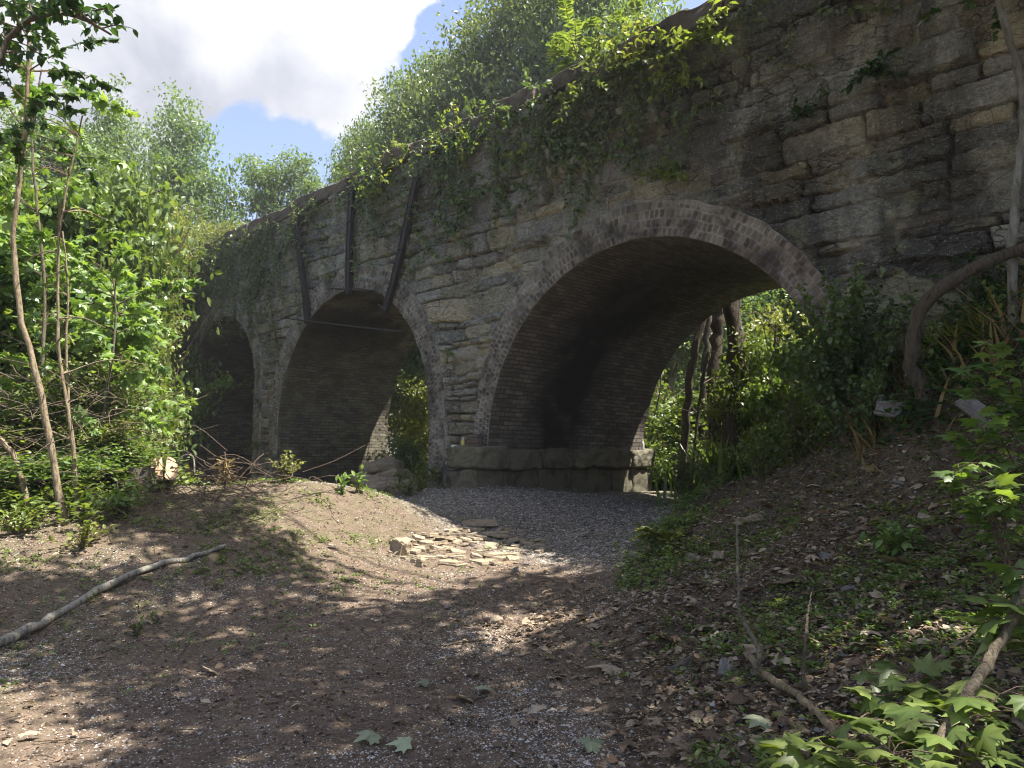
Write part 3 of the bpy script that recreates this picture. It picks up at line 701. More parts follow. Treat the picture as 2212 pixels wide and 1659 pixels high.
for a in [(tB, 14.9, 1270, -140, 23, 1.9, 'broad tree behind the bridge, highest in the photo and next to the thin-stemmed sumac', BG, .9),
          (tB, 14.9, 990, 110, 27, 3.4, 'rounded tree behind the bridge whose crown touches the cloud edge', BG, .85),
          (tA, 13.7, 885, 165, 28, 2.0, 'paler narrow-topped tree behind the bridge between two round crowns', BG, .95),
          (tB, 14.9, 800, 262, 30, 4.6, 'lowest round tree of the row behind the bridge, nearest the small lone tree', BG, .62),
          (tA, 13.7, 735, 330, 33, 1.2, 'short tree at the left end of the row behind the bridge', BG, .5),
          (tA, 13.7, 240, 190, 24, 2.6, 'tree with a broken outline just left of the tall pointed one', LF, .7),
          (tB, 14.9, 90, 250, 21, .6, 'broad dark tree at the back of the left-hand wood', LF, .75),
          (tB, 14.9, 330, 420, 22, 5.0, 'yellow-green tree in front of the tall pointed one', LF, .62),
          (tB, 14.9, 480, 480, 27, 5.6, 'bushy yellow-green tree beside the far end of the parapet', LF, .5),
          (tA, 13.7, 1700, 500, 21, 3.0, 'tree seen only through the right side of the big arch', BG, .7),
          (tB, 14.9, 1560, 450, 25, 2.2, 'leafy tree behind the dark trunks seen through the big arch', BG, .8),
          (tA, 13.7, 1850, 470, 24, 1.0, 'tree half hidden by the right foot of the big arch', BG, .7),
          (tB, 14.9, 1430, 480, 28, .3, 'dark leafed tree filling the left of the view through the big arch', BG, .8),
          (tB, 14.9, 900, 420, 24, 4.0, 'sunlit tree seen through the second arch', BG, .6),
          (tA, 13.7, 1000, 500, 30, 4.4, 'tree deep behind the pier between the two arches', BG, .8)]:
    c = ptree(*a[:8], s=a[8])
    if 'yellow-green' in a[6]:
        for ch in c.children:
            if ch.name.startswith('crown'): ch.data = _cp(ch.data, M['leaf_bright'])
t = make_tree('small_tree', G(-9.4, 31), 'small lone tree with feathery foliage standing clear against the blue sky above the parapet', 'tree', None, (M['bark'], M['leaf_far']),
              seed=35, height=10.5, lumps=[(-.9, 0, 9.3, .85, .8, .7), (.6, 0, 9.4, .8, .8, .7), (-.2, 0, 8.6, 1.1, 1, .8), (1.1, 0, 8.5, .8, .7, .6), (-1.0, 0, 8.0, .9, .8, .6), (.2, 0, 7.3, 1.2, 1, .9)], trunk_r=.12, n_clump=330, per=26, sd=.17, size=.14)
p = at(612, 336, 31); t.location = (p[0], 31, p[2] - 10.0)

for i, (x, d, lab) in enumerate([(-22, 42, 'far tree at the left of the distant wood'), (-14, 46, 'far tree behind the lone feathery tree'), (-6, 44, 'far tree glimpsed through the second arch'), (1, 46, 'far tree hidden by the middle pier'), (8, 42, 'far tree glimpsed at the left of the big arch view'),
        (15, 40, 'far tree glimpsed in the middle of the big arch view'), (22, 36, 'far tree behind the right foot of the big arch'), (-4, 34, 'shorter far tree in the second arch view'), (10, 33, 'shorter far tree in the big arch view')]):
    place(tB, (x, d, float(gz(x, d)) - 2.6), i * 1.3, .95, lab, 'distant trees of the wood behind the bridge', .62)
# shrub prototypes, leaves larger and nearer
def shrub_lumps(rng, w, h, n=7):
    return [(rng.uniform(-w, w) * .55, rng.uniform(-w, w) * .55, h * (.25 + .62 * k / (n - 1)), *(np.array([1, 1, .7]) * w * rng.uniform(.4, .62) * (1 - .3 * k / (n - 1)))) for k in range(n)]
shA = make_tree('shrub', (0, 0, 0), 'leafy shrub', 'shrub', 'shrubs along the wood edge', (M['twig'], M['leaf_tree']), part='foliage', seed=41, height=2.9, lumps=shrub_lumps(r1, 1.5, 3.0), trunk_r=.035, n_clump=520, per=20, sd=.17, size=.105, tpl='oval', multi=5)
shB = make_tree('shrub', (0, 0, 0), 'leafy shrub', 'shrub', 'shrubs along the wood edge', (M['twig'], M['leaf_bright']), part='foliage', seed=43, height=3.2, lumps=shrub_lumps(r1, 1.35, 3.3, 8), trunk_r=.03, n_clump=560, per=18, sd=.16, size=.09, tpl='oval', multi=6)
shC = make_tree('shrub', (0, 0, 0), 'leafy shrub', 'shrub', 'shrubs along the wood edge', (M['twig'], M['leaf_fresh']), part='foliage', seed=45, height=3.4, lumps=shrub_lumps(r1, 1.4, 3.5, 8), trunk_r=.03, n_clump=520, per=15, sd=.18, size=.125, tpl='maple', multi=4)
SG = 'shrubs along the wood edge'
def shrub(proto, h0, px, py, d, s, rz, label, group=SG):
    p = at(px, py, d); g = float(gz(p[0], d)); sz = max(.3, (p[2] - g) / h0)
    return place(proto, (p[0], d, g - .05), rz, s, label, group, sz)
first = True
SHR = [(shA, 3.1, 135, 740, 11.0, .75, .3, 'rounded shrub at the right edge of the left wood, beside the dark third arch'),
       (shB, 3.4, 225, 905, 10.4, .5, 1.2, 'low yellow-green shrub right behind the sawn stump'),
       (shA, 3.1, 120, 900, 9.9, .9, 2.0, 'shrub between the two thin leaning trunks'),
       (shB, 3.4, 40, 860, 10.2, 1.0, 2.9, 'pale shrub at the left frame edge behind the leaning trunk'),
       (shC, 3.6, 80, 540, 12.6, .9, .9, 'maple-leaved shrub bulging out highest over the dark arches'),
       (shC, 3.6, 90, 480, 12.0, 1.3, 2.1, 'maple-leaved shrub behind the tallest leaning trunk'),
       (shA, 3.1, 10, 560, 11.0, 1.2, 4.0, 'dark shrub filling the left frame edge at mid height'),
       (shB, 3.4, 330, 520, 18.0, 1.0, 4.4, 'sunlit shrub hanging over the far end of the bridge'),
       (shB, 3.4, 190, 420, 15.5, 1.2, 5.4, 'tall pale shrub in the second row of the left wood'),
       (shA, 3.1, 170, 330, 15.0, 1.5, .2, 'tall shrub in the second row, behind the pale bare sapling'),
       (shC, 3.6, 40, 300, 14.0, 1.5, 1.1, 'high maple-leaved shrub below the overhanging branch'),
       (shA, 3.1, 340, 560, 21.0, 1.1, 2.7, 'shrub leaning against the hidden last arch of the bridge'),
       (shB, 3.4, 440, 470, 24.0, 1.6, 3.3, 'bright shrub at the very end of the parapet'),
       (shC, 3.6, 60, 640, 11.4, 1.0, 5.1, 'maple-leaved shrub in the middle of the left wood')]
for q in SHR: shrub(*q)
TG = 'shrubs seen through the arches'
for q in [(shB, 3.4, 905, 800, 19.5, 1.0, .8, 'bright sunlit shrub seen through the second arch'),
          (shA, 3.1, 870, 930, 17.6, .55, 2.0, 'low shrub in the foot of the second arch view'),
          (shA, 3.1, 960, 780, 22, 1.3, 3.0, 'shrub far behind the middle pier'),
          (shA, 3.1, 1425, 900, 17.6, .8, 1.0, 'dark shrub beside the far end of the plinth'),
          (shC, 3.6, 1500, 840, 18.5, 1.0, 2.0, 'shrub behind the dark trunks, left of the thickest one'),
          (shB, 3.4, 1620, 840, 15.5, .8, 3.0, 'sunlit shrub right of the thickest trunk through the big arch'),
          (shA, 3.1, 1690, 700, 15.5, 1.0, 4.0, 'tall shrub under the right curve of the big arch'),
          (shC, 3.6, 1760, 700, 13.8, .8, 5.0, 'shrub against the right foot of the big arch'),
          (shB, 3.4, 1660, 620, 18.5, 1.3, .5, 'high shrub furthest back on the bank through the big arch'),
          (shA, 3.1, 1540, 700, 23, 1.6, 1.5, 'shrub mass in the distance behind the dark trunks'),
          (shA, 3.1, 1400, 700, 21, 1.2, 2.9, 'dark distant shrub hard against the arch edge'),
          (shB, 3.4, 1440, 760, 24, 1.4, 2.5, 'distant shrub just above the end of the plinth')]: shrub(*q[:7], q[7], TG)
DG = 'bushes growing on top of the bridge'
def deckshrub(proto, u, w, s, rz, label, sz=None):
    place(proto, tuple(F(u, w, 7.5)), rz, s, label, DG, sz or s)
for q in [(shB, 9.4, 1.6, .42, 0, 'yellow-green bush on the bridge top, at the foot of the thin-stemmed sumac', .30), (shA, 11.2, 1.9, .4, 1, 'small bush peeping over the coping below the round-headed trees', .24),
           (shA, 16.8, 1.8, .4, 4, 'bush on the bridge top left of the steel straps', .18),
          (shB, 18.8, 1.6, .5, 5, 'bright bush hanging over the far parapet', .26), (shB, 21.0, 1.2, .55, 6, 'last bright bush where the parapet meets the wood', .36), (shB, 6.2, 1.8, .5, 1.7, 'bush at the top edge of the photo beside the highest coping', .3)]: deckshrub(*q)
for pr in (shA, shB, shC):
    for ch in list(pr.children): bpy.data.objects.remove(ch)
    bpy.data.objects.remove(pr)
# sumac on the deck: thin forked stems with pinnate leaves
def pinnate(mbS, mbL, p0, dirn, L, rng, size=.09, n=11, r=.006):
    dirn = nrm(np.asarray(dirn, float)); P = curve([p0, p0 + dirn * L * .55 + np.array([0, 0, .06 * L]), p0 + dirn * L + np.array([0, 0, -.16 * L])], 8)
    tube(mbS, P, np.linspace(r, .002, len(P)), 4, cap=False)
    side = nrm(np.cross(dirn, [0, 0, 1.]) + 1e-6); q = np.linspace(.2, 1, n)
    idx = q * (len(P) - 1); pp = np.array([P[int(min(i, len(P) - 2))] + (P[int(min(i, len(P) - 2)) + 1] - P[int(min(i, len(P) - 2))]) * (i - int(min(i, len(P) - 2))) for i in idx])
    for sg in (-1, 1):
        T = side * sg + dirn * .45 + rng.normal(0, .12, (n, 3)); N = np.array([0, 0, 1.]) + rng.normal(0, .25, (n, 3))
        leaves(mbL, pp, T, N, size * rng.uniform(.8, 1.15, n) * np.sin(np.linspace(.6, 2.7, n)), 'oval' if size > .05 else 'simple', rng=rng)
t = thing('sumac', F(8.7, 2.0, 7.5), 'thin-stemmed sumac with long feathery leaves growing on top of the bridge', 'tree')
bs, bl = MB(), MB(); rng = np.random.default_rng(61)
for sx in range(4):
    a = rng.uniform(0, 6.28); top = np.array([math.cos(a) * .7, math.sin(a) * .7, rng.uniform(1.9, 2.7)]); P = curve([(0.1 * sx, 0, 0), top * [.35, .35, .5], top], 8); tube(bs, P, np.linspace(.028, .01, len(P)), 6)
    for k in range(13):
        b = rng.uniform(0, 6.28); pinnate(bs, bl, P[-1 - (k % 4)], (math.cos(b), math.sin(b), rng.uniform(-.1, .9)), rng.uniform(.5, .85), rng, .17, 12)
bs.build('stem', M['bark'], t, True); bl.build('foliage', M['leaf_fresh'], t)

# ------------------------------------------------------------------ sprigs: stems with leaves (vines, seedlings, weeds)
def sprig(bs, bl, P, rng, size=.07, gap=.05, tpl='oval', r=.006, hang=.2, spread=1.0, start=.15, up=(0, 0, 1.)):
    P = np.asarray(P, float); tube(bs, P, np.linspace(r, r * .3, len(P)), 5, cap=False)
    seg = np.linalg.norm(np.diff(P, axis=0), axis=1); cum = np.concatenate([[0], np.cumsum(seg)]); n = max(2, int(cum[-1] * (1 - start) / gap))
    s = np.linspace(start * cum[-1], cum[-1], n); p = np.stack([np.interp(s, cum, P[:, i]) for i in range(3)], -1)
    t = nrm(np.gradient(p, axis=0)) if n > 1 else np.array([[0, 0, 1.]])
    T = t * .35 + nrm(rng.normal(0, 1, (n, 3))) * spread - np.array([0, 0, hang]); N = np.array(up) + rng.normal(0, .35, (n, 3))
    leaves(bl, p, T, N, size * rng.uniform(.6, 1.2, n), tpl, rng=rng)
# climbing plants over the face, in eight sections of the parapet
VG = 'vines climbing and hanging over the bridge face'
def vine_section(u0, u1, dens, reach, hang, label, seed, bright=.3, zs=7.75):
    rng = np.random.default_rng(seed); t = thing('climbing_vine', F((u0 + u1) / 2, -.1, 7.7), label, 'vine', VG); o = np.array(t.location)
    bs, bl, bb = MB(), MB(), MB(); n = int((u1 - u0) * dens * .68)
    for k in range(n):
        u = rng.uniform(u0, u1)
        if rng.random() > .25 + 1.5 * (float(vn(u * 1.7, 3.0, 4)) + .3): continue
        L = reach * rng.uniform(.15, 1.0) ** 1.3; zs_ = zs - (rng.uniform(0, 1.5) if rng.random() < .5 else rng.uniform(-.1, .2)); L *= .75; q = [F(u, -.02, zs_)]
        out = rng.uniform(.05, .16)
        if rng.random() < hang * .5:
            out = rng.uniform(.25, .7); L *= .5; q += [F(u + rng.normal(0, .15), -out * .7, zs + rng.uniform(-.1, .35)), F(u + rng.normal(0, .3), -out, zs - L * .4), F(u + rng.normal(0, .4), -out * 1.05, zs - L)]
            sprig(bs, bb if rng.random() < bright - .1 else bl, curve(q, 10) - o, rng, .10, .035, 'oval', .006, .3)
        else:
            dx = rng.normal(0, .25)
            for m in range(1, 4): q.append(F(u + dx * m + rng.normal(0, .12), -out, zs_ - L * m / 3 * rng.uniform(.6, 1.1)))
            sprig(bs, bl, curve(q, 12) - o, rng, rng.uniform(.06, .12), .03, 'oval', .007, .35, start=.02, up=(-NW[0], -NW[1], .55))
    bs.build('stem', M['twig'], t); bl.build('foliage', M['leaf_ivy'], t)
    if bb.n: bb.build('foliage', M['leaf_bright'], t)
vine_section(2.6, 4.6, 9, 1.3, .1, 'sparse dark strands of vine at the top right of the wall', 71)
vine_section(4.6, 6.3, 45, 2.1, .35, 'sunlit spray of vine hanging furthest out beside the highest coping', 72, .6)
vine_section(6.3, 8.0, 80, 2.6, .16, 'thick dark vine curtain above the crown of the big arch', 73)
vine_section(8.0, 9.8, 90, 2.4, .2, 'dense ivy mat on the wall above the middle pier', 74)
vine_section(9.8, 11.6, 60, 1.9, .2, 'vine patch between the ivy mat and the leaning steel strap', 75)
vine_section(11.6, 13.6, 45, 1.7, .24, 'vine tangle over the right-hand steel strap', 76)
vine_section(13.6, 16.2, 36, 1.8, .2, 'vine growth between the first and second steel straps', 77)
vine_section(16.2, 19.0, 50, 3.4, .1, 'long ivy fall on the wall between the second and third arches', 78)
vine_section(19.0, 23.5, 55, 3.0, .1, 'ivy covering the wall above the small third arch', 79)
vine_section(23.0, 30, 44, 6.2, .05, 'deep shaded ivy wall covering the far arches', 80)
def tuft(u, z, n, L, size, label, seed, mat='leaf_tree', tpl='oval', w=-.05, name='wall_plant'):
    rng = np.random.default_rng(seed); t = thing(name, F(u, w, z), label, 'plant'); bs, bl = MB(), MB()
    for k in range(n):
        a = rng.uniform(-1.4, 1.4); d3 = DU[0] * math.sin(a) * 1.0, DU[1] * math.sin(a) * 1.0
        tip = np.array([d3[0] - NW[0] * rng.uniform(.2, .8), d3[1] - NW[1] * rng.uniform(.2, .8), rng.uniform(-.5, .6)]) * L * rng.uniform(.4, 1)
        sprig(bs, bl, curve([(0, 0, 0), tip * .5 + [0, 0, .1 * L], tip], 7), rng, size, .03, tpl, .004)
    bs.build('stem', M['twig'], t); bl.build('foliage', M[mat], t)
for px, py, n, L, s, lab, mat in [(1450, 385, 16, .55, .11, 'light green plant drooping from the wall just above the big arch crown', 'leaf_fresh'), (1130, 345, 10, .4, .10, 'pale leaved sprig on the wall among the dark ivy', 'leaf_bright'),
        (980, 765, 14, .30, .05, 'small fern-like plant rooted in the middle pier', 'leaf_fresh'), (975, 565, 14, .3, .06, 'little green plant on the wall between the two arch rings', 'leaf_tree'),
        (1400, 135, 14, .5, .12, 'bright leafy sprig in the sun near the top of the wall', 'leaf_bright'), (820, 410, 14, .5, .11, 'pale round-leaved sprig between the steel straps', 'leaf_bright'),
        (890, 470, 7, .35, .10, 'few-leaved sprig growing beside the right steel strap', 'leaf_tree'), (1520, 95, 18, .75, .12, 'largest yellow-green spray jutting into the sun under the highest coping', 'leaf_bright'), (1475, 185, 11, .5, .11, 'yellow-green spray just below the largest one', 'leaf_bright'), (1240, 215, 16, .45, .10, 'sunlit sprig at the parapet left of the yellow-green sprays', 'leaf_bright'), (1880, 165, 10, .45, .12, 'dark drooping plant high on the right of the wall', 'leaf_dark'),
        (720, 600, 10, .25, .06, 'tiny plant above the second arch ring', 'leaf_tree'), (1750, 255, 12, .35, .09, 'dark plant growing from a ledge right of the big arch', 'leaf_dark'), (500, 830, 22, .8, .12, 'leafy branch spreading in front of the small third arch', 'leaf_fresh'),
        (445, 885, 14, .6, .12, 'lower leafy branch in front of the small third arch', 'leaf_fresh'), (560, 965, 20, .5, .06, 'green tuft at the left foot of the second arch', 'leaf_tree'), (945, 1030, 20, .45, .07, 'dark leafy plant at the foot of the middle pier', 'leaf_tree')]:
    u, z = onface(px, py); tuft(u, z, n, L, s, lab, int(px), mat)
# dry creepers clinging to the wall
rng = np.random.default_rng(88)
t = thing('dry_creeper', F(5, -.1, 6), 'bare brown creeper stems trailing down the right half of the wall', 'vine'); bs = MB(); o = np.array(t.location)
for k in range(60):
    u = rng.uniform(-.5, 8.5) if k < 42 else rng.uniform(9, 16); z = rng.uniform(4.4, 7.7); L = rng.uniform(.4, 1.8); q = [F(u + rng.normal(0, .12) * m, -.06 - rng.uniform(0, .08), z - L * m / 4) for m in range(5)]
    if any(arch_r(A, u, z - L) < A['r'] + .1 for A in ARCH): continue
    tube(bs, curve(q, 14) - o, np.linspace(.009, .003, 13)[:len(curve(q, 14))] if False else .005, 4, cap=False)
bs.build('stem', M['twig'], t)

# ------------------------------------------------------------------ left saplings (thin leaning trunks)
def leaning(name, pts, d, r0, r1_, mat, label, cat='tree', group=None, d1=None, branches=0, seed=0, lf=None, leafmat='leaf_tree', bl_len=1.0, tpl='maple', lsize=.11, sides=9, per=1, minh=.3):
    rng = np.random.default_rng(seed); n = len(pts); ds = np.linspace(d, d1 or d, n)
    P = np.array([at(x, y, dd) for (x, y), dd in zip(pts, ds)]); P[0, 2] = gz(P[0, 0], P[0, 1]) - .1
    t = thing(name, P[0], label, cat, group); Q = curve(P - P[0], 26); m = len(Q)
    Q[1:-1] += rng.normal(0, r0 * .2, (m - 2, 3)) * [1, 1, .2]
    bs, bl, tk = MB(), MB(), MB(); rr = np.linspace(r0, r1_, m) * (1 + .07 * rng.normal(0, 1, m)); rr[0] *= 1.45; rr[1] *= 1.15; tube(tk, Q, rr, sides)
    tk.build('trunk', mat, t, True)
    for k in range(branches):
        i = rng.integers(int(m * minh), m - 1); a = rng.uniform(0, 6.28); L = bl_len * rng.uniform(.4, 1.1)
        dv = np.array([math.cos(a), math.sin(a), rng.uniform(-.15, .5)]) * L; mid = Q[i] + dv * .5 + [0, 0, .1 * L]
        bp = curve([Q[i], mid, Q[i] + dv + [0, 0, -.05 * L]], 8)
        if lf: sprig(bs, bl, bp, rng, lsize, .05 / per, tpl, .009, .15, .9, .3)
        else: tube(bs, bp, np.linspace(.012, .003, len(bp)), 5, cap=False)
    if bs.n: bs.build('branches', M['twig'] if mat is not M['bark_light'] else mat, t)
    if bl.n: bl.build('foliage', M[leafmat], t)
    return t
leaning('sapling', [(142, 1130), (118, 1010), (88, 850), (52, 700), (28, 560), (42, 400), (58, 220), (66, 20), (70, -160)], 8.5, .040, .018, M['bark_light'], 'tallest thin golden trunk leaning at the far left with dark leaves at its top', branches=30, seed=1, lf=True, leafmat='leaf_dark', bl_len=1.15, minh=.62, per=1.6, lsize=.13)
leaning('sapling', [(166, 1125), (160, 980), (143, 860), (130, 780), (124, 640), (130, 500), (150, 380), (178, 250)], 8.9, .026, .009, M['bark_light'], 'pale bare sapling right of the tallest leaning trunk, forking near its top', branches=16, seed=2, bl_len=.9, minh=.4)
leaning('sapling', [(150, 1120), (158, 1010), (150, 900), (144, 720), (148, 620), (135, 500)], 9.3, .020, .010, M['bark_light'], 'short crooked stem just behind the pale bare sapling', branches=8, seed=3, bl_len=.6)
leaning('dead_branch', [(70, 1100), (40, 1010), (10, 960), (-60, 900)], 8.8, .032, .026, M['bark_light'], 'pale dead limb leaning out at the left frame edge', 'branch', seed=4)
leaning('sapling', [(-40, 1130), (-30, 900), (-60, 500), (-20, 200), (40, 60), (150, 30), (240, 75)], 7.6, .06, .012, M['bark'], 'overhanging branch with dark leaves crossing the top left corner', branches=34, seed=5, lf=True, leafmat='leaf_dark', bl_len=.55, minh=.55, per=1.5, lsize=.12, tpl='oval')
leaning('sapling', [(75, 1110), (90, 900), (95, 600), (70, 330), (90, 150)], 10.5, .035, .01, M['bark'], 'slim leafy maple sapling behind the golden trunk', branches=44, seed=6, lf=True, leafmat='leaf_fresh', bl_len=1.3, minh=.15, per=1.4, lsize=.15)
leaning('sapling', [(220, 1080), (225, 900), (250, 700), (240, 560)], 10.2, .025, .01, M['bark'], 'slim leafy sapling at the wood edge above the stump', branches=30, seed=7, lf=True, leafmat='leaf_fresh', bl_len=1.0, minh=.2, per=1.5, lsize=.14)
# brambly dead tangle at the wood's foot
t = thing('brush_tangle', G(-4.9, 9.3), 'tangle of dry reddish twigs at the foot of the left wood', 'brush'); tag(t, kind='stuff'); o = np.array(t.location); bs = MB(); rng = np.random.default_rng(90)
for k in range(420):
    x = rng.uniform(-7.2, -3.4) if k % 6 else rng.uniform(-3.8, -2.6); y = 9.4 + rng.uniform(-.7, 1.2) + (-x - 4) * -.1; p0 = np.array([x, y, gz(x, y) + rng.uniform(0, 1.4) * (1 if x < -4.6 else .2)]); a = rng.uniform(0, 6.28); L = rng.uniform(.3, 1.1)
    dv = np.array([math.cos(a), math.sin(a) * .6, rng.uniform(-.6, .5)]) * L
    tube(bs, curve([p0, p0 + dv * .5 + rng.normal(0, .08, 3), p0 + dv], 6) - o, .0045, 4, cap=False)
bs.build('twigs', M['twig'], t)

# ------------------------------------------------------------------ sawn stump and cut log
sx, sy, _ = ground_hit(300, 1062)
t = thing('tree_stump', (sx, sy, gz(sx, sy)), 'low sawn stump standing at the wood edge left of the mound', 'stump')
mb = MB(); th = np.linspace(0, 2 * np.pi, 26, endpoint=False); rr = .17 * (1 + .06 * np.sin(3 * th) + .04 * np.sin(7 * th)); zs = [-.15, 0, .12, .25, .30]; fl = [1.5, 1.25, 1.05, 1.0, .98]
V = np.array([[r_ * f * math.cos(a), r_ * f * math.sin(a), z_] for z_, f in zip(zs, fl) for a, r_ in zip(th, rr)])
mb.add(V, [[i * 26 + j, i * 26 + (j + 1) % 26, (i + 1) * 26 + (j + 1) % 26, (i + 1) * 26 + j] for i in range(4) for j in range(26)]); mb.build('bark', M['darkwood'], t, True)
mb = MB(); V = np.array([[r_ * .97 * math.cos(a), r_ * .97 * math.sin(a), .302] for a, r_ in zip(th, rr)] + [[0, 0, .304]]); mb.add(V, [[j, (j + 1) % 26, 26] for j in range(26)]); mb.build('cut_face', M['rock_block'], t)
p = at(357, 1012, sy + .15)
t = thing('cut_log', p, 'split log piece with a bright freshly sawn face beside the stump', 'log')
ax = nrm(np.array([.45, -.62, .38])); s1 = nrm(np.cross(ax, [0, 0, 1.])); s2 = np.cross(s1, ax)
def log_half(off, r_, a0, a1, nm):
    mbk = MB(); th = np.linspace(a0, a1, 18)
    ring = np.array([off * s1 + r_ * (math.cos(a) * s1 * .62 + math.sin(a) * s2) for a in th])
    back = ring * .95 - ax * .34 - np.array([0, 0, .08]); n = len(ring)
    mbk.add(np.concatenate([ring, back]), [[j, (j + 1) % n, n + (j + 1) % n, n + j] for j in range(n)])
    b = mbk.build('bark', M['bark'], t, True)
    mf = MB(); c = ring.mean(0); mf.add(np.concatenate([ring + ax * .003, (c + ax * .003)[None]]), [[j, (j + 1) % n, n] for j in range(n)]); mf.build('cut_face', M['cutwood'], t)
log_half(-.055, .165, math.pi * .42, math.pi * 1.75, 'a'); log_half(.07, .165, -math.pi * .62, math.pi * .62, 'b')
mb = MB(); q = [at(x, y, sy + .3) for x, y in ((375, 1015), (390, 990), (405, 982), (418, 990), (420, 1022))]; tube(mb, curve(q, 16), .011, 6)
tag(mb.build('arched_twig', M['bark_grey']), 'pale twig arching over beside the cut log', 'twig')

# ------------------------------------------------------------------ fallen branches
def fallen(pts, r0, r1_, mat, label, lift=.0, name='fallen_branch', onground=True, ds=None):
    P = []
    for i, (x, y) in enumerate(pts):
        if ds is None: h = ground_hit(x, y + 4); P.append(h + [0, 0, r0 * .8 + lift])
        else: P.append(at(x, y, ds[i]))
    P = np.array(P); mb = MB(); Q = curve(P, 30); rng = np.random.default_rng(len(pts)); Q[1:-1] += rng.normal(0, r0 * .22, (len(Q) - 2, 3))
    tube(mb, Q - P[0], np.linspace(r0, r1_, len(Q)) * (1 + .10 * rng.normal(0, 1, len(Q)).clip(-1.5, 1.5)), 10); o = mb.build(name, mat, None, True); o.location = P[0]; return tag(o, label, 'branch')
fallen([(-60, 1425), (0, 1398), (110, 1345), (210, 1283), (330, 1228), (420, 1206), (486, 1187)], .043, .022, M['bark_grey'], 'long pale bare branch lying on the ground at the left')
fallen([(1616, 1440), (1656, 1486), (1731, 1541), (1781, 1596), (1846, 1665)], .022, .017, M['bark_light'], 'pale crooked branch lying down the bank towards the lower right corner', lift=.04)
fallen([(1628, 1451), (1641, 1406), (1600, 1330), (1596, 1316), (1594, 1220), (1593, 1136)], .017, .009, M['bark'], 'thin dark branch rising up the bank from the broken pale one', ds=[4.15, 4.3, 4.6, 4.65, 5.0, 5.3])
fallen([(1733, 1530), (1737, 1450), (1741, 1366)], .009, .008, M['bark'], 'upright snapped twig standing in the bank', ds=[3.9, 3.88, 3.87], name='broken_twig')
t = fallen([(1741, 1366), (1746, 1325), (1753, 1278)], .008, .002, M['cutwood'], 'splintered pale tip of the snapped upright twig', ds=[3.868, 3.865, 3.86], name='broken_twig')
fallen([(2260, 1200), (2212, 1286), (2151, 1406), (2086, 1511), (1995, 1670)], .016, .020, M['bark'], 'brown branch slanting across the maple leaves in the lower right corner', ds=[2.9, 2.8, 2.65, 2.5, 2.35])
fallen([(2110, 1390), (2000, 1480), (1900, 1560), (1820, 1625)], .009, .006, M['bark_light'], 'thin light stick under the maple leaves at lower right', lift=.06)
fallen([(960, 1395), (1010, 1385), (1075, 1380)], .010, .006, M['bark'], 'short dark stick on the path in the centre'); fallen([(1010, 1520), (1040, 1505), (1075, 1497)], .008, .005, M['bark'], 'small dark twig on the path nearer the camera')

# ------------------------------------------------------------------ trunks on the right
leaning('bent_tree', [(2008, 905), (1995, 850), (1972, 790), (1972, 735), (1990, 675), (2035, 622), (2100, 580), (2180, 548), (2260, 520), (2380, 470)], 7.0, .068, .052, M['bark_dark'], 'crooked trunk bending sharply to the right in front of the wall', d1=6.6, seed=11, sides=14)
leaning('slender_tree', [(2184, 640), (2186, 560), (2196, 400), (2212, 250), (2190, 120), (2155, 0), (2120, -120)], 6.9, .043, .028, M['bark_lichen'], 'slender lichen-spotted trunk at the right frame edge crossing the bent one', branches=7, seed=12, d1=6.6, lf=True, leafmat='leaf_dark', bl_len=.9, minh=.8)
for i, (pts, d, r, lab) in enumerate([([(1573, 990), (1580, 900), (1590, 780), (1588, 640), (1600, 480), (1600, 300)], 15.2, .19, 'thickest vine-wrapped trunk seen through the big arch'),
        ([(1530, 940), (1545, 800), (1552, 690), (1560, 600), (1560, 400)], 16.2, .14, 'dark straight trunk just left of the thickest one'), ([(1512, 930), (1520, 820), (1530, 700), (1532, 600), (1545, 400)], 17.6, .09, 'slim trunk between two darker ones through the big arch'),
        ([(1470, 960), (1485, 860), (1500, 760), (1525, 660), (1540, 500)], 16.5, .09, 'leaning slim trunk furthest left of those seen through the big arch'), ([(1490, 1000), (1505, 920), (1515, 840), (1530, 760)], 14.8, .03, 'thin crooked stem at the foot of the leaning trunk'),
        ([(1650, 900), (1660, 820), (1672, 760), (1676, 700)], 14.5, .03, 'brown dead stem right of the thickest trunk')]):
    leaning('woodland_tree', pts, d, r, r * .8, M['bark_dark'], lab, group='trunks seen through the big arch', branches=10 if i == 0 else 4, seed=100 + i, bl_len=1.6, minh=.2)

# ------------------------------------------------------------------ bushes, weeds, grass clumps (placed things)
def bush(name, px, py, d, H, W, nst, label, cat, mat, size, tpl='oval', gap=.04, seed=0, straight=.5, base=None, r=.007, stemmat='twig'):
    rng = np.random.default_rng(seed)
    if base is None:
        p = at(px, py, d) if d else ground_hit(px, py); b = (p[0], p[1], float(gz(p[0], p[1])) - .02)
    else: b = base
    t = thing(name, b, label, cat); bs, bl = MB(), MB()
    for k in range(nst):
        a = rng.uniform(0, 6.28); w = W * rng.uniform(.1, 1) ** .7; h = H * rng.uniform(.45, 1.0) * (1 - .3 * w / max(W, .01))
        tip = np.array([math.cos(a) * w, math.sin(a) * w, h])
        sprig(bs, bl, curve([(math.cos(a) * .03, math.sin(a) * .03, 0), (tip[0] * .35, tip[1] * .35, h * .55), tip], 7), rng, size, gap, tpl, r, .05, .9)
    bs.build('stem', M[stemmat], t); bl.build('foliage', M[mat], t); return t
bush('bush', 1830, 1000, 8.3, 2.2, .8, 125, 'big dark leafy bush on the bank at the right foot of the arch', 'bush', 'leaf_ivy', .085, gap=.022, seed=1)
bush('bush', 1890, 1010, 7.7, .9, .6, 46, 'low dark bush at the right side of the big one', 'bush', 'leaf_ivy', .08, gap=.024, seed=2)
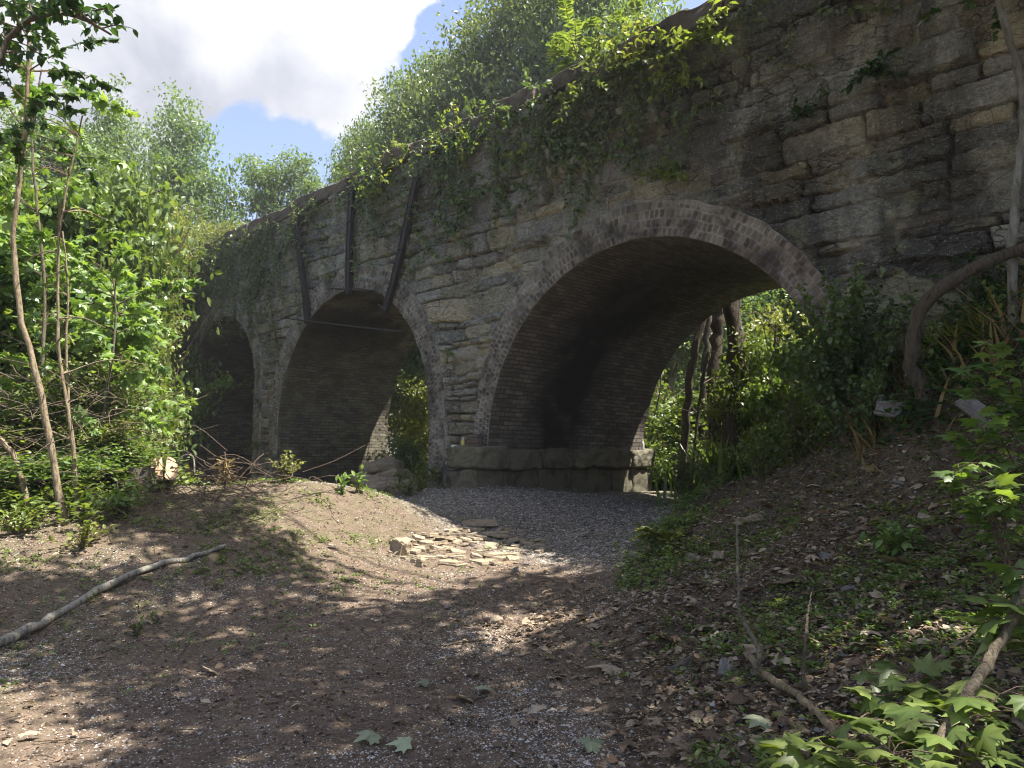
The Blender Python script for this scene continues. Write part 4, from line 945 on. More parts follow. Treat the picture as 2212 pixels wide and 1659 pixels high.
bush('bush', 1720, 1010, 9.0, 1.15, .6, 34, 'bush on the left flank of the big dark bush', 'bush', 'leaf_tree', .075, gap=.022, seed=3)
bush('bush', 1650, 1040, 9.5, .8, .45, 26, 'small bush at the lip of the bank below the trunks', 'bush', 'leaf_tree', .07, gap=.024, seed=4)
bush('weed', 1480, 1050, 13.8, 1.25, .4, 22, 'pale grey-leaved weed leaning out over the path under the arch', 'plant', 'leaf_grey', .085, gap=.025, seed=5)
bush('weed', 1545, 1040, 13.2, 1.0, .5, 30, 'grey-green weed beside the pale one under the arch', 'plant', 'leaf_grey', .06, gap=.025, seed=6)
bush('weed', 618, 1045, 10.5, .50, .26, 26, 'bushy bright green weed on top of the mound', 'plant', 'leaf_bright', .055, gap=.022, seed=7)
bush('seedling', 733, 1060, 10.4, .40, .17, 7, 'tall seedling on the mound crest', 'plant', 'leaf_fresh', .10, gap=.04, seed=8)
bush('seedling', 772, 1060, 10.6, .42, .15, 6, 'second tall seedling on the mound crest, nearer the arch', 'plant', 'leaf_fresh', .10, gap=.04, seed=9)
bush('seedling', 440, 1075, 9.6, .30, .10, 4, 'small dark stalk standing in front of the mound', 'plant', 'leaf_tree', .05, seed=10)
bush('weed', 1930, 1205, 5.4, .30, .20, 26, 'compact green plant with toothed leaves on the bank', 'plant', 'leaf_fresh', .075, gap=.022, seed=12)
bush('weed', 1505, 1478, 0, .14, .09, 7, 'small leafy weed below the dark wood chunk on the bank', 'plant', 'leaf_blue', .055, seed=13)
bush('weed', 302, 1372, 0, .17, .12, 7, 'reddish-green weed in front of the long branch', 'plant', 'leaf_tree', .075, seed=14)
bush('weed', 345, 1345, 0, .13, .10, 6, 'smaller weed right of the reddish-green one', 'plant', 'leaf_fresh', .06, seed=15)
bush('weed', 300, 1320, 0, .10, .10, 6, 'tiny weed close under the long branch', 'plant', 'leaf_fresh', .055, seed=16)
bush('weed', 462, 1270, 0, .10, .12, 8, 'low weed patch near the end of the long branch', 'plant', 'leaf_bright', .05, seed=17)
bush('weed', 900, 985, 15.5, .9, .5, 20, 'sunlit weed growing on the rocks in the second arch', 'plant', 'leaf_bright', .08, seed=18)
bush('weed', 880, 1050, 13.6, .5, .5, 22, 'shaded plant among the rocks in the second arch', 'plant', 'leaf_tree', .08, seed=19)
bush('weed', 180, 1150, 8.0, .35, .4, 22, 'low green weeds at the foot of the leaning trunks', 'plant', 'leaf_bright', .07, seed=20)
bush('weed', 40, 1140, 8.2, .4, .5, 24, 'low green weeds at the left frame edge', 'plant', 'leaf_bright', .08, seed=21)
bush('weed', 260, 1110, 8.9, .45, .4, 24, 'broad-leaved weeds in front of the stump', 'plant', 'leaf_fresh', .09, seed=22)
bush('weed', 1475, 1160, 8.8, .35, .25, 20, 'leafy weed just above the fern', 'plant', 'leaf_fresh', .06, seed=23)
bush('weed', 2010, 840, 7.6, .9, .5, 24, 'shaded plant behind the crooked trunk', 'plant', 'leaf_tree', .08, seed=24)
bush('weed', 2120, 700, 7.8, .9, .6, 30, 'dark plants where the bank meets the wall', 'plant', 'leaf_dark', .08, seed=25)
bush('weed', 2200, 760, 7.0, .7, .5, 24, 'dark leafy weed at the right frame edge below the slender trunk', 'plant', 'leaf_tree', .08, seed=26)
# broom-like dead stalk on the mound
t = thing('dead_stalk', ground_hit(485, 1058), 'dry brown brush-like stalk standing on the left of the mound', 'plant'); bs, bl = MB(), MB(); rng = np.random.default_rng(5)
tube(bs, curve([(0, 0, 0), (.01, 0, .3), (-.02, 0, .5)], 6), [.012] * 7, 5)
k = 130; a = rng.uniform(0, 6.28, k); z = rng.uniform(.1, .42, k); leaves(bl, np.stack([0 * a, 0 * a, z], -1), np.stack([np.cos(a), np.sin(a), rng.uniform(-.7, .5, k)], -1), np.array([0, 0, 1.]) + rng.normal(0, .3, (k, 3)), rng.uniform(.12, .28, k), 'blade', rng=rng)
bs.build('stem', M['twig'], t); bl.build('foliage', M['dry_grass'], t)
# fern
t = thing('fern', ground_hit(1440, 1185), 'bright fern with arching fronds at the foot of the bank', 'fern'); bs, bl = MB(), MB(); rng = np.random.default_rng(6)
for k in range(11): a = rng.uniform(1.9, 4.6) if k < 7 else rng.uniform(0, 6.28); pinnate(bs, bl, np.array([0, 0, .02]), (math.cos(a), math.sin(a), rng.uniform(.3, .9)), rng.uniform(.28, .45), rng, .085, 20, .003)
bs.build('stem', M['twig'], t); bl.build('fronds', M['leaf_bright'], t)
# grass tufts
def grass(px, py, d, n, L, W, label, mat='leaf_fresh', seed=0, droop=.35):
    rng = np.random.default_rng(seed); p = at(px, py, d) if d else ground_hit(px, py); b = (p[0], p[1], float(gz(p[0], p[1])) - .01); t = thing('grass_clump', b, label, 'grass clump'); bl = MB()
    x = rng.normal(0, W, (n, 2)); P = np.stack([x[:, 0], x[:, 1], gz(b[0] + x[:, 0], b[1] + x[:, 1]) - b[2] - .01], -1); a = rng.uniform(0, 6.28, n)
    T = np.stack([np.cos(a) * droop, np.sin(a) * droop, np.ones(n)], -1) + rng.normal(0, .12, (n, 3)); N = np.stack([-np.cos(a), -np.sin(a), np.full(n, .4)], -1); Ls = L * rng.uniform(.5, 1.1, n)
    leaves(bl, P, T, N, Ls, 'blade', rng=rng); bl.build('blades', M[mat], t); return t
grass(1610, 1010, 14.2, 520, 1.2, .5, 'tall green grass on the lip of the bank under the arch', 'leaf_fresh', 1)
grass(1690, 980, 14.8, 420, 1.2, .5, 'tall grass behind the bush on the bank', 'leaf_fresh', 2)
grass(2075, 790, 7.4, 160, .5, .12, 'dark arching grass tuft behind the crooked trunk', 'leaf_fresh', 3, .9)
grass(1930, 810, 8.3, 260, .55, .25, 'dry tan grass at the foot of the wall', 'dry_grass', 4, .9)
grass(2160, 760, 7.0, 200, .55, .3, 'dry brown grass near the right frame edge', 'dry_grass', 5, .7)
grass(1920, 845, 7.6, 110, .4, .2, 'dry grass left of the crooked trunk', 'dry_grass', 6, 1.0)
# maple saplings at the right
def maple(px, py, d, tips, label, size, seed, mat='leaf_fresh', stem_r=.008):
    rng = np.random.default_rng(seed); b = at(px, py, d); b[2] = gz(b[0], b[1]); t = thing('maple_sapling', b, label, 'sapling', 'maple saplings on the bank'); bs, bl = MB(), MB()
    for (x, y, dd) in tips:
        q = at(x, y, dd) - b; P = curve([(0, 0, 0), q * .5 + [0, 0, .12], q], 10); tube(bs, P, np.linspace(stem_r, .003, len(P)), 6)
        for i in range(3, len(P)):
            for s_ in range(3):
                a = rng.uniform(0, 6.28); v = np.array([math.cos(a), math.sin(a), .25]); pe = P[i] + v * rng.uniform(.05, .12); tube(bs, [P[i], (P[i] + pe) / 2 + [0, 0, .01], pe], .0022, 4, cap=False)
                leaves(bl, pe[None], (v + rng.normal(0, .3, 3) - [0, 0, .25])[None], (np.array([0, 0, 1.]) + rng.normal(0, .3, 3))[None], size * rng.uniform(.75, 1.2), 'maple', rng=rng)
    bs.build('stem', M['twig'], t); bl.build('foliage', M[mat], t, True)
maple(2230, 1000, 5.4, [(2080, 800, 5.2), (2150, 745, 5.0), (2200, 770, 4.9), (2120, 850, 5.1)], 'maple sapling with sunlit leaves at the right edge below the slender trunk', .12, 1)
maple(2240, 1100, 4.8, [(2130, 905, 4.6), (2190, 930, 4.5), (2090, 940, 4.7)], 'maple sapling just under the highest one at the right edge', .11, 2)
maple(2180, 1180, 4.4, [(2070, 1010, 4.2), (2110, 1050, 4.2), (2160, 1075, 4.1)], 'light green maple sprig right of the grey flat rock', .11, 3)
maple(2330, 1500, 2.9, [(2180, 1300, 2.8), (2140, 1350, 2.8), (2230, 1240, 2.9)], 'maple sprig above the lower right corner', .12, 4)
maple(2100, 1750, 2.6, [(1900, 1500, 2.9), (1850, 1560, 2.85), (1960, 1450, 3.0), (2040, 1480, 2.9), (1800, 1640, 2.7)], 'broad-leaved maple sapling filling the lower right corner', .105, 5)
maple(2000, 1800, 2.4, [(1920, 1620, 2.4), (1850, 1650, 2.5), (2080, 1560, 2.5), (2160, 1500, 2.5), (1700, 1640, 2.9)], 'nearest maple sapling, cut by the bottom edge at the right', .10, 6)

# ------------------------------------------------------------------ stones
def slab(name, p, size, th, seed, mat, label, group=None, tilt=.12, cat='stone', rz=None, sink=.35):
    rng = np.random.default_rng(seed); n = rng.integers(5, 9); a = np.sort(rng.uniform(0, 6.28, n) * .25 + np.linspace(0, 6.28, n, endpoint=False) * .95); r = size / 2 * rng.uniform(.75, 1.15, n)
    el = rng.uniform(.6, .95); bm = bmesh.new(); vs = [bm.verts.new((math.cos(q) * w, math.sin(q) * w * el, 0)) for q, w in zip(a, r)]; f = bm.faces.new(vs)
    e = bmesh.ops.extrude_face_region(bm, geom=[f]); up = [v for v in e['geom'] if isinstance(v, bmesh.types.BMVert)]
    for v in up: v.co.z += th * rng.uniform(.75, 1.2); v.co.x *= .93; v.co.y *= .93
    bmesh.ops.recalc_face_normals(bm, faces=bm.faces); bmesh.ops.bevel(bm, geom=bm.edges[:], offset=min(th, size) * .13, segments=2, affect='EDGES', profile=.6)
    bmesh.ops.triangulate(bm, faces=bm.faces); bmesh.ops.subdivide_edges(bm, edges=bm.edges[:], cuts=1)
    for v in bm.verts: v.co += Vector(rng.normal(0, th * .035, 3))
    me = bpy.data.meshes.new(name); bm.to_mesh(me); bm.free(); o = link(name, me, mat); o.location = (p[0], p[1], p[2] - th * sink); o.rotation_euler = (rng.normal(0, tilt), rng.normal(0, tilt), rz if rz is not None else rng.uniform(0, 6.28))
    return tag(o, label, cat, group)
rng = np.random.default_rng(17); n_s = 0; SGp = 'flat tan stones laid in the rubble patch'
spots = []
while n_s < 95:
    x, y = rng.uniform(850, 1180), rng.uniform(1142, 1226)
    q = ((x - 1015) / 170) ** 2 + ((y - 1184 - (x - 1015) * -.02) / 42) ** 2
    if q > 1 or (x < 905 and y < 1165): continue
    p = ground_hit(x, y)
    if any(math.hypot(p[0] - a, p[1] - b) < c * .42 for a, b, c in spots): 
        if rng.random() < .93: continue
    s = rng.uniform(.13, .36) * (1.1 if q < .6 else .8); spots.append((p[0], p[1], s)); n_s += 1
    slab('flat_stone', p, s, rng.uniform(.022, .045), 300 + n_s, M['rock_tan'], 'flat tan stone in the sunlit rubble patch on the path', SGp)
slab('boulder', ground_hit(866, 1190), .34, .19, 401, M['rock_tan'], 'thick rounded stone at the left end of the rubble patch', sink=.2, tilt=.05, rz=.3)
slab('boulder', ground_hit(912, 1222), .17, .10, 402, M['rock_tan'], 'small blocky stone below the left of the rubble patch', sink=.2)
slab('stone_slab', ground_hit(1038, 1138), .52, .10, 403, M['rock_tan'], 'single stone slab lying in the shade above the rubble patch', sink=.1, rz=.1)
slab('stone_slab', ground_hit(1115, 1233), .12, .05, 404, M['rock_grey'], 'small lone stone on the path below the rubble patch')
slab('rock', at(1925, 890, 7.3), .34, .15, 412, M['rock_grey'], 'pinkish grey rock left of the crooked trunk foot', 'rocks on the bank', sink=.3, tilt=.3)
slab('rock', at(2110, 905, 5.9), .38, .07, 406, M['rock_grey'], 'pale flat rock with a dark hole, right of the crooked trunk', 'rocks on the bank', sink=-.2, tilt=.5)
for i, (x, y, s, lab) in enumerate([(1786, 1208, .16, 'blue-grey slate piece on the bank left of the toothed plant'), (1833, 1288, .10, 'small blue-grey slate below the toothed plant'), (1566, 1450, .17, 'grey slate piece beside the broken pale branch'),
        (1628, 1126, .24, 'brown rounded rock high on the bank near the thin dark branch'), (1560, 1210, .22, 'tan stone among leaves halfway up the bank'), (1500, 1208, .20, 'long tan stone above the fern'), (2000, 1130, .18, 'ochre stone right of the toothed plant'),
        (1150, 1310, .17, 'tan flat stone at the sunlit foot of the bank'), (1075, 1345, .15, 'brown clod-like stone by the edge of the path'), (1940, 1050, .16, 'pale stone below the crooked trunk')]):
    slab('bank_stone', ground_hit(x, y), s, s * .3, 420 + i, M['rock_grey' if 'grey' in lab or 'pale' in lab else 'rock_tan'], lab, None, .3)
slab('wood_chunk', ground_hit(1462, 1455), .22, .10, 440, M['darkwood'], 'dark rotten wood chunk sticking from the bank', None, .5, 'wood', sink=0)
rng = np.random.default_rng(18)
for i, (x, y, d, a, h) in enumerate([(842, 992, 16.6, .55, .30), (820, 1000, 16.2, .6, .26), (850, 1018, 16.0, .7, .24), (815, 1030, 15.4, .7, .24), (848, 1042, 15.0, .8, .26), (805, 1052, 14.6, .7, .22)]):
    V, Fc = rough_box(None, (a * rng.uniform(.9, 1.4), a * .8, h), np.random.default_rng(i), .06, .10, h * .42); mb = MB(); mb.add(V, Fc); o = mb.build('ledge_rock', M['rock_tan'], None, True); o.location = at(x, y, d) - [0, 0, h * .5]; o.rotation_euler = (rng.normal(0, .12), rng.normal(0, .12), rng.uniform(0, 6))
    tag(o, ['top', 'second', 'third', 'fourth', 'fifth', 'lowest'][i] + ' sunlit ledge rock of the stack in the opening of the second arch', 'stone', 'ledge rocks in the second arch')

# ------------------------------------------------------------------ things on the plinth
ledge = 1.87
def on_ledge(px, w=-.2): return onface(px, 960, w)[0]
def box(name, u, w, z, su, sw, sz, rz, label, mat=M['brick_block'], group='loose bricks stacked on the plinth corner'):
    V, Fc = rough_box(None, (su, sw, sz), np.random.default_rng(int(u * 100)), .04, .004, .008); mb = MB(); mb.add(V, Fc); o = mb.build(name, mat, None, True); o.location = F(u, w, z + sz / 2); o.rotation_euler = (0, 0, TH + math.pi / 2 + rz); return tag(o, label, 'brick', group)
ub = on_ledge(1028)
box('loose_brick', ub - .03, -.2, ledge, .10, .22, .055, 1.5, 'bottom right loose brick under the stack on the plinth corner')
box('loose_brick', ub + .12, -.2, ledge, .10, .20, .055, 1.7, 'bottom left loose brick under the stack on the plinth corner')
box('loose_brick', ub - .02, -.2, ledge + .057, .11, .21, .10, 1.4, 'right dark brick of the stack on the plinth corner')
box('loose_brick', ub + .13, -.21, ledge + .057, .10, .14, .07, 1.3, 'left brick of the stack, behind the small bottle')
box('loose_brick', ub + .04, -.19, ledge + .16, .10, .22, .065, 1.6, 'topmost brick of the stack on the plinth corner')
def lathe(mb, prof, n=16):
    th = np.linspace(0, 2 * np.pi, n, endpoint=False); V = np.array([[r * math.cos(a), r * math.sin(a), z] for r, z in prof for a in th]); m = len(prof)
    mb.add(V, [[i * n + j, i * n + (j + 1) % n, (i + 1) * n + (j + 1) % n, (i + 1) * n + j] for i in range(m - 1) for j in range(n)])
t = thing('bottle', F(on_ledge(1004), -.24, ledge), 'small yellow bottle with a white cap beside the loose bricks', 'bottle')
mb = MB(); lathe(mb, [(0, 0), (.032, 0), (.034, .01), (.034, .10), (.028, .118), (.013, .13), (.013, .137)]); mb.build('body', M['yellow_plastic'], t, True)
mb = MB(); lathe(mb, [(.014, .137), (.015, .139), (.015, .165), (0, .167)]); mb.build('cap', M['white_plastic'], t, True)
t = thing('bottle', F(10.0 - .38, 4.35, ledge), 'clear pale plastic bottle standing at the far end of the plinth', 'bottle')
mb = MB(); lathe(mb, [(0, 0), (.034, 0), (.036, .02), (.033, .07), (.036, .12), (.03, .16), (.013, .2), (.013, .215)]); mb.build('body', M['white_plastic'], t, True)
mb = MB(); lathe(mb, [(.015, .215), (.016, .217), (.016, .232), (0, .234)]); mb.build('cap', M['white_plastic'], t, True)
V, Fc = rough_box(None, (.13, .09, .05), np.random.default_rng(2), .02, .02, .022); mb = MB(); mb.add(V, Fc); o = mb.build('crumpled_wrapper', M['white_plastic'], None, True); o.location = F(on_ledge(986), -.24, ledge + .022); tag(o, 'crumpled white wrapper lying left of the small yellow bottle', 'litter')

# ------------------------------------------------------------------ big fallen leaves
for i, (x, y, s, mat, lab) in enumerate([(810, 1600, .14, 'leaf_blue', 'pale green maple leaf on the path, left of two near the bottom edge'), (886, 1620, .13, 'leaf_blue', 'pale green maple leaf nearest the bottom edge of the path'), (1045, 1503, .12, 'leaf_blue', 'pale blue-green leaf on the path in front of the chips'),
        (1262, 1634, .15, 'leaf_blue', 'large pale maple leaf at the foot of the bank, bottom edge'), (1571, 1520, .12, 'dry_leaf', 'curled brown maple leaf below the pale branch'), (1871, 1376, .12, 'dry_leaf', 'orange-brown leaf on the bank right of the snapped twig'), (925, 1487, .08, 'leaf_blue', 'tiny pale leaf left of the blue-green one'),
        (1652, 1570, .14, 'leaf_blue', 'grey-green leaf beside the pale branch near the bottom'), (60, 1610, .11, 'dry_leaf', 'tan leaf in the lower left corner')]):
    p = ground_hit(x, y) + [0, 0, .035]; mb = MB(); rng = np.random.default_rng(i)
    a = rng.uniform(0, 6.28); leaves(mb, np.zeros((1, 3)), np.array([[math.cos(a), math.sin(a), .05]]), np.array([[.1, -.25, 1.]]), [s], 'maple'); o = mb.build('fallen_leaf', M[mat]); o.location = p; tag(o, lab, 'leaf')

# ------------------------------------------------------------------ litter, chips, twigs, weeds: uncountable cover
def sample_ground(n, x0, x1, y0, y1, dens, rng):
    out = []; tot = 0
    while tot < n:
        x = rng.uniform(x0, x1, n); y = rng.uniform(y0, y1, n); px, py, f = proj(np.stack([x, y, gz0(x, y)], -1))
        k = (rng.random(n) < dens(x, y)) & (px > -250) & (px < 2450) & (py < 1800) & (x * NW[0] + y * NW[1] < DF + 4.5)
        out.append(np.stack([x[k], y[k]], -1)); tot += k.sum()
        if len(out) > 40: break
    return np.concatenate(out)[:n]
rng = np.random.default_rng(200)
fall = lambda y: np.clip(5.0 / y, 0, 1) ** 1.4
near = lambda x, y: fall(y)
P = sample_ground(42000, -.5, 6.5, 2, 11, lambda x, y: slope_mask(x, y) * near(x, y), rng)
P2 = sample_ground(2600, -6.5, 1.5, 2.5, 11, lambda x, y: near(x, y) * .5 + .3 * sst(-2, -4.5, x), rng)
P3 = np.stack([rng.normal(.45, .42, 1500), rng.normal(6.5, .75, 1500)], -1); P = np.concatenate([P, P2, P3]); n = len(P); z = gz(P[:, 0], P[:, 1])
mb = MB(); N = nrm(np.stack([rng.normal(0, .4, n), rng.normal(0, .4, n), np.ones(n)], -1)); a = rng.uniform(0, 6.28, n)
sz = np.exp(rng.normal(-3.75, .5, n)); k = rng.random(n) < .05
X3 = np.stack([P[:, 0], P[:, 1], z + rng.uniform(.004, .03, n)], -1); T = np.stack([np.cos(a), np.sin(a), rng.normal(0, .25, n)], -1)
leaves(mb, X3[~k], T[~k], N[~k], sz[~k] * 1.2, 'oval', rng=rng); leaves(mb, X3[k], T[k], N[k], sz[k] * 2.0 + .02, 'maple', rng=rng)
tag(mb.build('leaf_litter', M['dry_leaf']), 'brown dead leaves covering the bank', 'leaf litter', kind='stuff')
P = sample_ground(40000, -5.5, 2.2, 2.6, 12, lambda x, y: np.clip((1 - .9 * np.exp(-((x - .35) ** 2 / .35 + (y - 6.7) ** 2 / 1.6))) * (1 - .8 * slope_mask(x, y)) * near(x, y) * (sst(-.1, .4, fbm(x * .9, y * .9, 4, 55)) * .95 + .07) * sst(-5, -2.5, x + .15 * y), 0, 1), rng)
n = len(P); z = gz(P[:, 0], P[:, 1]); a = rng.uniform(0, 6.28, n); s = np.exp(rng.normal(-5.35, .42, n))
tet = np.array([[1.3, 0, 0], [-.6, .8, 0], [-.6, -.8, 0], [0, 0, .8]]); tf = np.array([[0, 1, 3], [1, 2, 3], [2, 0, 3]])
ca, sa = np.cos(a), np.sin(a); V = np.empty((n, 4, 3)); V[:, :, 0] = P[:, 0, None] + s[:, None] * (tet[None, :, 0] * ca[:, None] - tet[None, :, 1] * sa[:, None]); V[:, :, 1] = P[:, 1, None] + s[:, None] * (tet[None, :, 0] * sa[:, None] + tet[None, :, 1] * ca[:, None]); V[:, :, 2] = z[:, None] + .001 + s[:, None] * tet[None, :, 2]
mb = MB(); mb.add(V.reshape(-1, 3), (np.arange(n)[:, None, None] * 4 + tf[None]).reshape(-1, 3), np.repeat(rng.random(n), 4)); tag(mb.build('gravel', M['chip']), 'small pale chips strewn over the dark path', 'gravel', kind='stuff')
mb = MB(); P = np.concatenate([sample_ground(1100, -.3, 6, 2.2, 9, lambda x, y: slope_mask(x, y) * near(x, y), rng), sample_ground(260, -6, 1.5, 2.6, 11, lambda x, y: near(x, y), rng)])
for q in P:
    L = rng.uniform(.04, .28); a = rng.uniform(0, 6.28); p0 = np.array([*q, gz(*q) + .012]); e = q + L * np.array([math.cos(a), math.sin(a)]); p1 = np.array([*e, gz(*e) + .012 + rng.uniform(0, .03)])
    tube(mb, [p0, (p0 + p1) / 2 + rng.normal(0, .008, 3), p1], rng.uniform(.0015, .0045), 4, cap=False)
tag(mb.build('fallen_twigs', M['twig']), 'small dry twigs scattered over the bank and path', 'twigs', kind='stuff')
def chips(P, smin, smax, name, mat, label, lo=0., hi=1.):
    n = len(P); z = gz(P[:, 0], P[:, 1]); s_ = np.exp(rng.uniform(math.log(smin), math.log(smax), n)); q = nrm(rng.normal(0, 1, (n, 6, 3))) * rng.uniform(.7, 1.2, (n, 6, 1)); octa = np.array([[1, 0, 0], [0, 1, 0], [-1, 0, 0], [0, -1, 0], [0, 0, .55], [0, 0, -.55]])
    V = (octa[None] * 1.0 + q * .35) * s_[:, None, None] + np.stack([P[:, 0], P[:, 1], z + s_ * .15], -1)[:, None]
    f8 = np.array([[0, 1, 4], [1, 2, 4], [2, 3, 4], [3, 0, 4]]); mbc = MB(); mbc.add(V.reshape(-1, 3), (np.arange(n)[:, None, None] * 6 + f8[None]).reshape(-1, 3), np.repeat(rng.uniform(lo, hi, n), 6)); return tag(mbc.build(name, mat), label, name.replace('_', ' '), kind='stuff')
t = NT('crumbs'); M['crumb'] = t.done(t.principled(t.ramp(t.attr('rnd'), [(0, (.035, .025, .018)), (.5, (.12, .085, .06)), (1, (.26, .19, .14))]), .9, None, .15))
t = NT('gravel_mix'); M['gravel'] = t.done(t.principled(t.ramp(t.attr('rnd'), [(0, (.05, .045, .04)), (.6, (.17, .155, .14)), (1, (.45, .43, .40))]), .8, None, .3))
chips(sample_ground(32000, -6.5, 3, 2.6, 12, lambda x, y: np.clip(near(x, y) + .25, 0, 1), rng), .004, .016, 'soil_crumbs', M['crumb'], 'crumbs of dry soil and bark on the path and mound')
chips(sample_ground(14000, -3, 4, 8.8, 15, lambda x, y: sst(-2.8, -2.0, x * NW[0] + y * NW[1] - DF) * (1 - slope_mask(x, y)), rng), .008, .024, 'loose_gravel', M['gravel'], 'grey gravel in the shade before the arches')
chips(sample_ground(2500, -.3, 6, 2.4, 10, lambda x, y: slope_mask(x, y) * near(x, y), rng), .006, .03, 'stone_bits', M['gravel'], 'bits of broken stone among the leaves of the bank')
# ground cover weeds: little rosettes
def rosettes(P, size, mat, name, label, k=7, tall=.05):
    mb = MB(); n = len(P); z = gz(P[:, 0], P[:, 1]); B = np.repeat(np.stack([P[:, 0], P[:, 1], z], -1), k, 0); m = n * k; a = rng.uniform(0, 6.28, m); hh = rng.uniform(.005, tall, m)
    off = np.stack([np.cos(a) * size * .4, np.sin(a) * size * .4, hh], -1); leaves(mb, B + off, np.stack([np.cos(a), np.sin(a), rng.uniform(-.1, .8, m)], -1), np.array([0, 0, 1.]) + rng.normal(0, .3, (m, 3)), np.repeat(rng.uniform(.5, 1.3, n), k) * size, 'oval', rng=rng)
    return tag(mb.build(name, mat), label, 'ground cover', kind='stuff')
P = sample_ground(5200, -.3, 8, 2.4, 12, lambda x, y: slope_mask(x, y) * np.clip(sst(-.2, .3, fbm(x * 1.3, y * 1.3, 3, 41)) + .06, 0, 1) * near(x, y) ** .5, rng); rosettes(P, .036, M['leaf_fresh'], 'ground_cover', 'small green weeds sprinkled over the shaded bank', 7, .05)
P = sample_ground(2600, -7, 0, 5, 12.5, lambda x, y: np.clip(sst(-.05, .3, fbm(x * 1.6, y * 1.6, 3, 42)) * (sst(-.8, -2.8, x) * .8 + .1) * (sst(6, 8.6, y) * .9 + .15), 0, 1), rng); rosettes(P, .028, M['leaf_fresh'], 'ground_cover', 'fine low green weeds on the mound and the left edge of the path', 7, .035)
P = sample_ground(600, 1.0, 4, 6.8, 13, lambda x, y: np.exp(-((x - np.interp(y, [5.4, 7.2, 9.0, 11.8], [.85, 1.2, 1.75, 3.0])) / .32) ** 2), rng); rosettes(P, .05, M['leaf_tree'], 'ground_cover', 'strip of brighter weeds along the foot of the bank', 8, .14)
P = sample_ground(1200, -9, -2.6, 8.3, 12.5, lambda x, y: sst(-4.0, -5.2, x + .12 * (y - 9)) * 1.0, rng); rosettes(P, .10, M['leaf_fresh'], 'ground_cover', 'leafy undergrowth at the foot of the left wood', 8, .28)
q = rng.uniform(0, 1, (2200, 2)); uu = 8 + q[:, 0] * 20 - 14; ww = 5.2 + q[:, 1] ** 1.3 * 14; pp = F(uu, ww, 0)[:, :2]
kp = ~((uu > 4.3) & (uu < 10) & (ww < 9)); rosettes(pp[kp], .22, M['leaf_tree'], 'ground_cover', 'knee-high green undergrowth behind the bridge', 10, .6)
q = rng.uniform(0, 1, (900, 2)); pp = F(1.2 + q[:, 0] * -5.5 + 1.4, -q[:, 1] * 1.6 - .1, 0)[:, :2]; rosettes(pp, .10, M['leaf_dark'], 'ground_cover', 'dark weeds where the bank runs up to the wall', 9, .35)

# ------------------------------------------------------------------ sun, unseen canopy added to dapple the ground
SUN_AZ, SUN_EL = rad(100), rad(66)
SD = np.array([math.sin(SUN_AZ) * math.cos(SUN_EL), math.cos(SUN_AZ) * math.cos(SUN_EL), math.sin(SUN_EL)])
LIT = [[(560, 1030), (860, 1060), (945, 1130), (1200, 1150), (1200, 1200), (1270, 1225), (1330, 1215), (1200, 1250), (1120, 1245), (1020, 1262), (1000, 1285), (920, 1295), (800, 1325), (700, 1318), (640, 1290), (730, 1245), (620, 1225), (560, 1170), (480, 1110)],
       [(-160, 1140), (240, 1130), (310, 1175), (350, 1220), (220, 1250), (100, 1245), (-160, 1215)],
       [(300, 1290), (420, 1270), (520, 1300), (500, 1330), (420, 1345), (330, 1325)], [(430, 1340), (540, 1370), (520, 1395), (430, 1375)], [(-260, 1460), (110, 1470), (230, 1510), (290, 1560), (230, 1640), (90, 1700), (-260, 1760)],
       [(1070, 1290), (1180, 1300), (1280, 1320), (1230, 1370), (1130, 1400), (1060, 1390), (1010, 1350)], [(1060, 1430), (1110, 1420), (1200, 1470), (1120, 1500)], [(300, 1430), (560, 1450), (520, 1480), (320, 1465)], [(1480, 1550), (1560, 1545), (1680, 1590), (1620, 1640), (1500, 1610)],
       [(1380, 1120), (1480, 1060), (1600, 1040), (1560, 1080), (1470, 1160), (1400, 1230), (1350, 1250)]]
DAPP = [[(1700, 1420), (2260, 1200), (3300, 1200), (3300, 3600), (1500, 3600), (1560, 1600)], [(2020, 700), (2260, 700), (2260, 1120), (2060, 1100)]]  # image outlines where leaf clumps are left out to let sun through
def inpoly(px, py, poly):
    r = np.zeros(px.shape, bool); n = len(poly)
    for i in range(n):
        x1, y1 = poly[i]; x2, y2 = poly[(i + 1) % n]; c = ((y1 > py) != (y2 > py)) & (px < (x2 - x1) * (py - y1) / (y2 - y1 + 1e-9) + x1); r ^= c
    return r
rng = np.random.default_rng(300)
cl = []  # unseen leaf clumps, put sunward of ground meant to be shaded
for x in np.arange(-7, 7.5, .27):
    for y in np.arange(1.2, 9.9, .27):
        gx_, gy_ = x + rng.uniform(-.13, .13), y + rng.uniform(-.13, .13)
        if gx_ < -4.6 and gy_ > 7.7: continue
        if gx_ > 2.2 and gy_ > 8.6: continue
        g = np.array([gx_, gy_, float(gz0(gx_, gy_))]); px, py, f = proj(g)
        jx, jy = px + 30 * vn(gx_ * 3, gy_ * 3, 5), py + 24 * vn(gx_ * 3, gy_ * 3, 6)
        if f > 0 and any(inpoly(np.array([jx]), np.array([jy]), q)[0] for q in LIT): continue
        if f > 0 and any(inpoly(np.array([jx]), np.array([jy]), q)[0] for q in DAPP) and vn(gx_ * 2.2, gy_ * 2.2, 77) > -.22: continue
        if rng.random() < (.012 if gx_ < 1.2 else .07): continue
        h = rng.uniform(7.0, 9.5)
        for _ in range(8):
            c = g + SD * (h / SD[2]); px, py, f = proj(c)
            if py < -90 or f < 0 or px < -150 or px > 2360: break
            h += .8
        else: continue
        cl.append(c)
cl = np.array(cl)
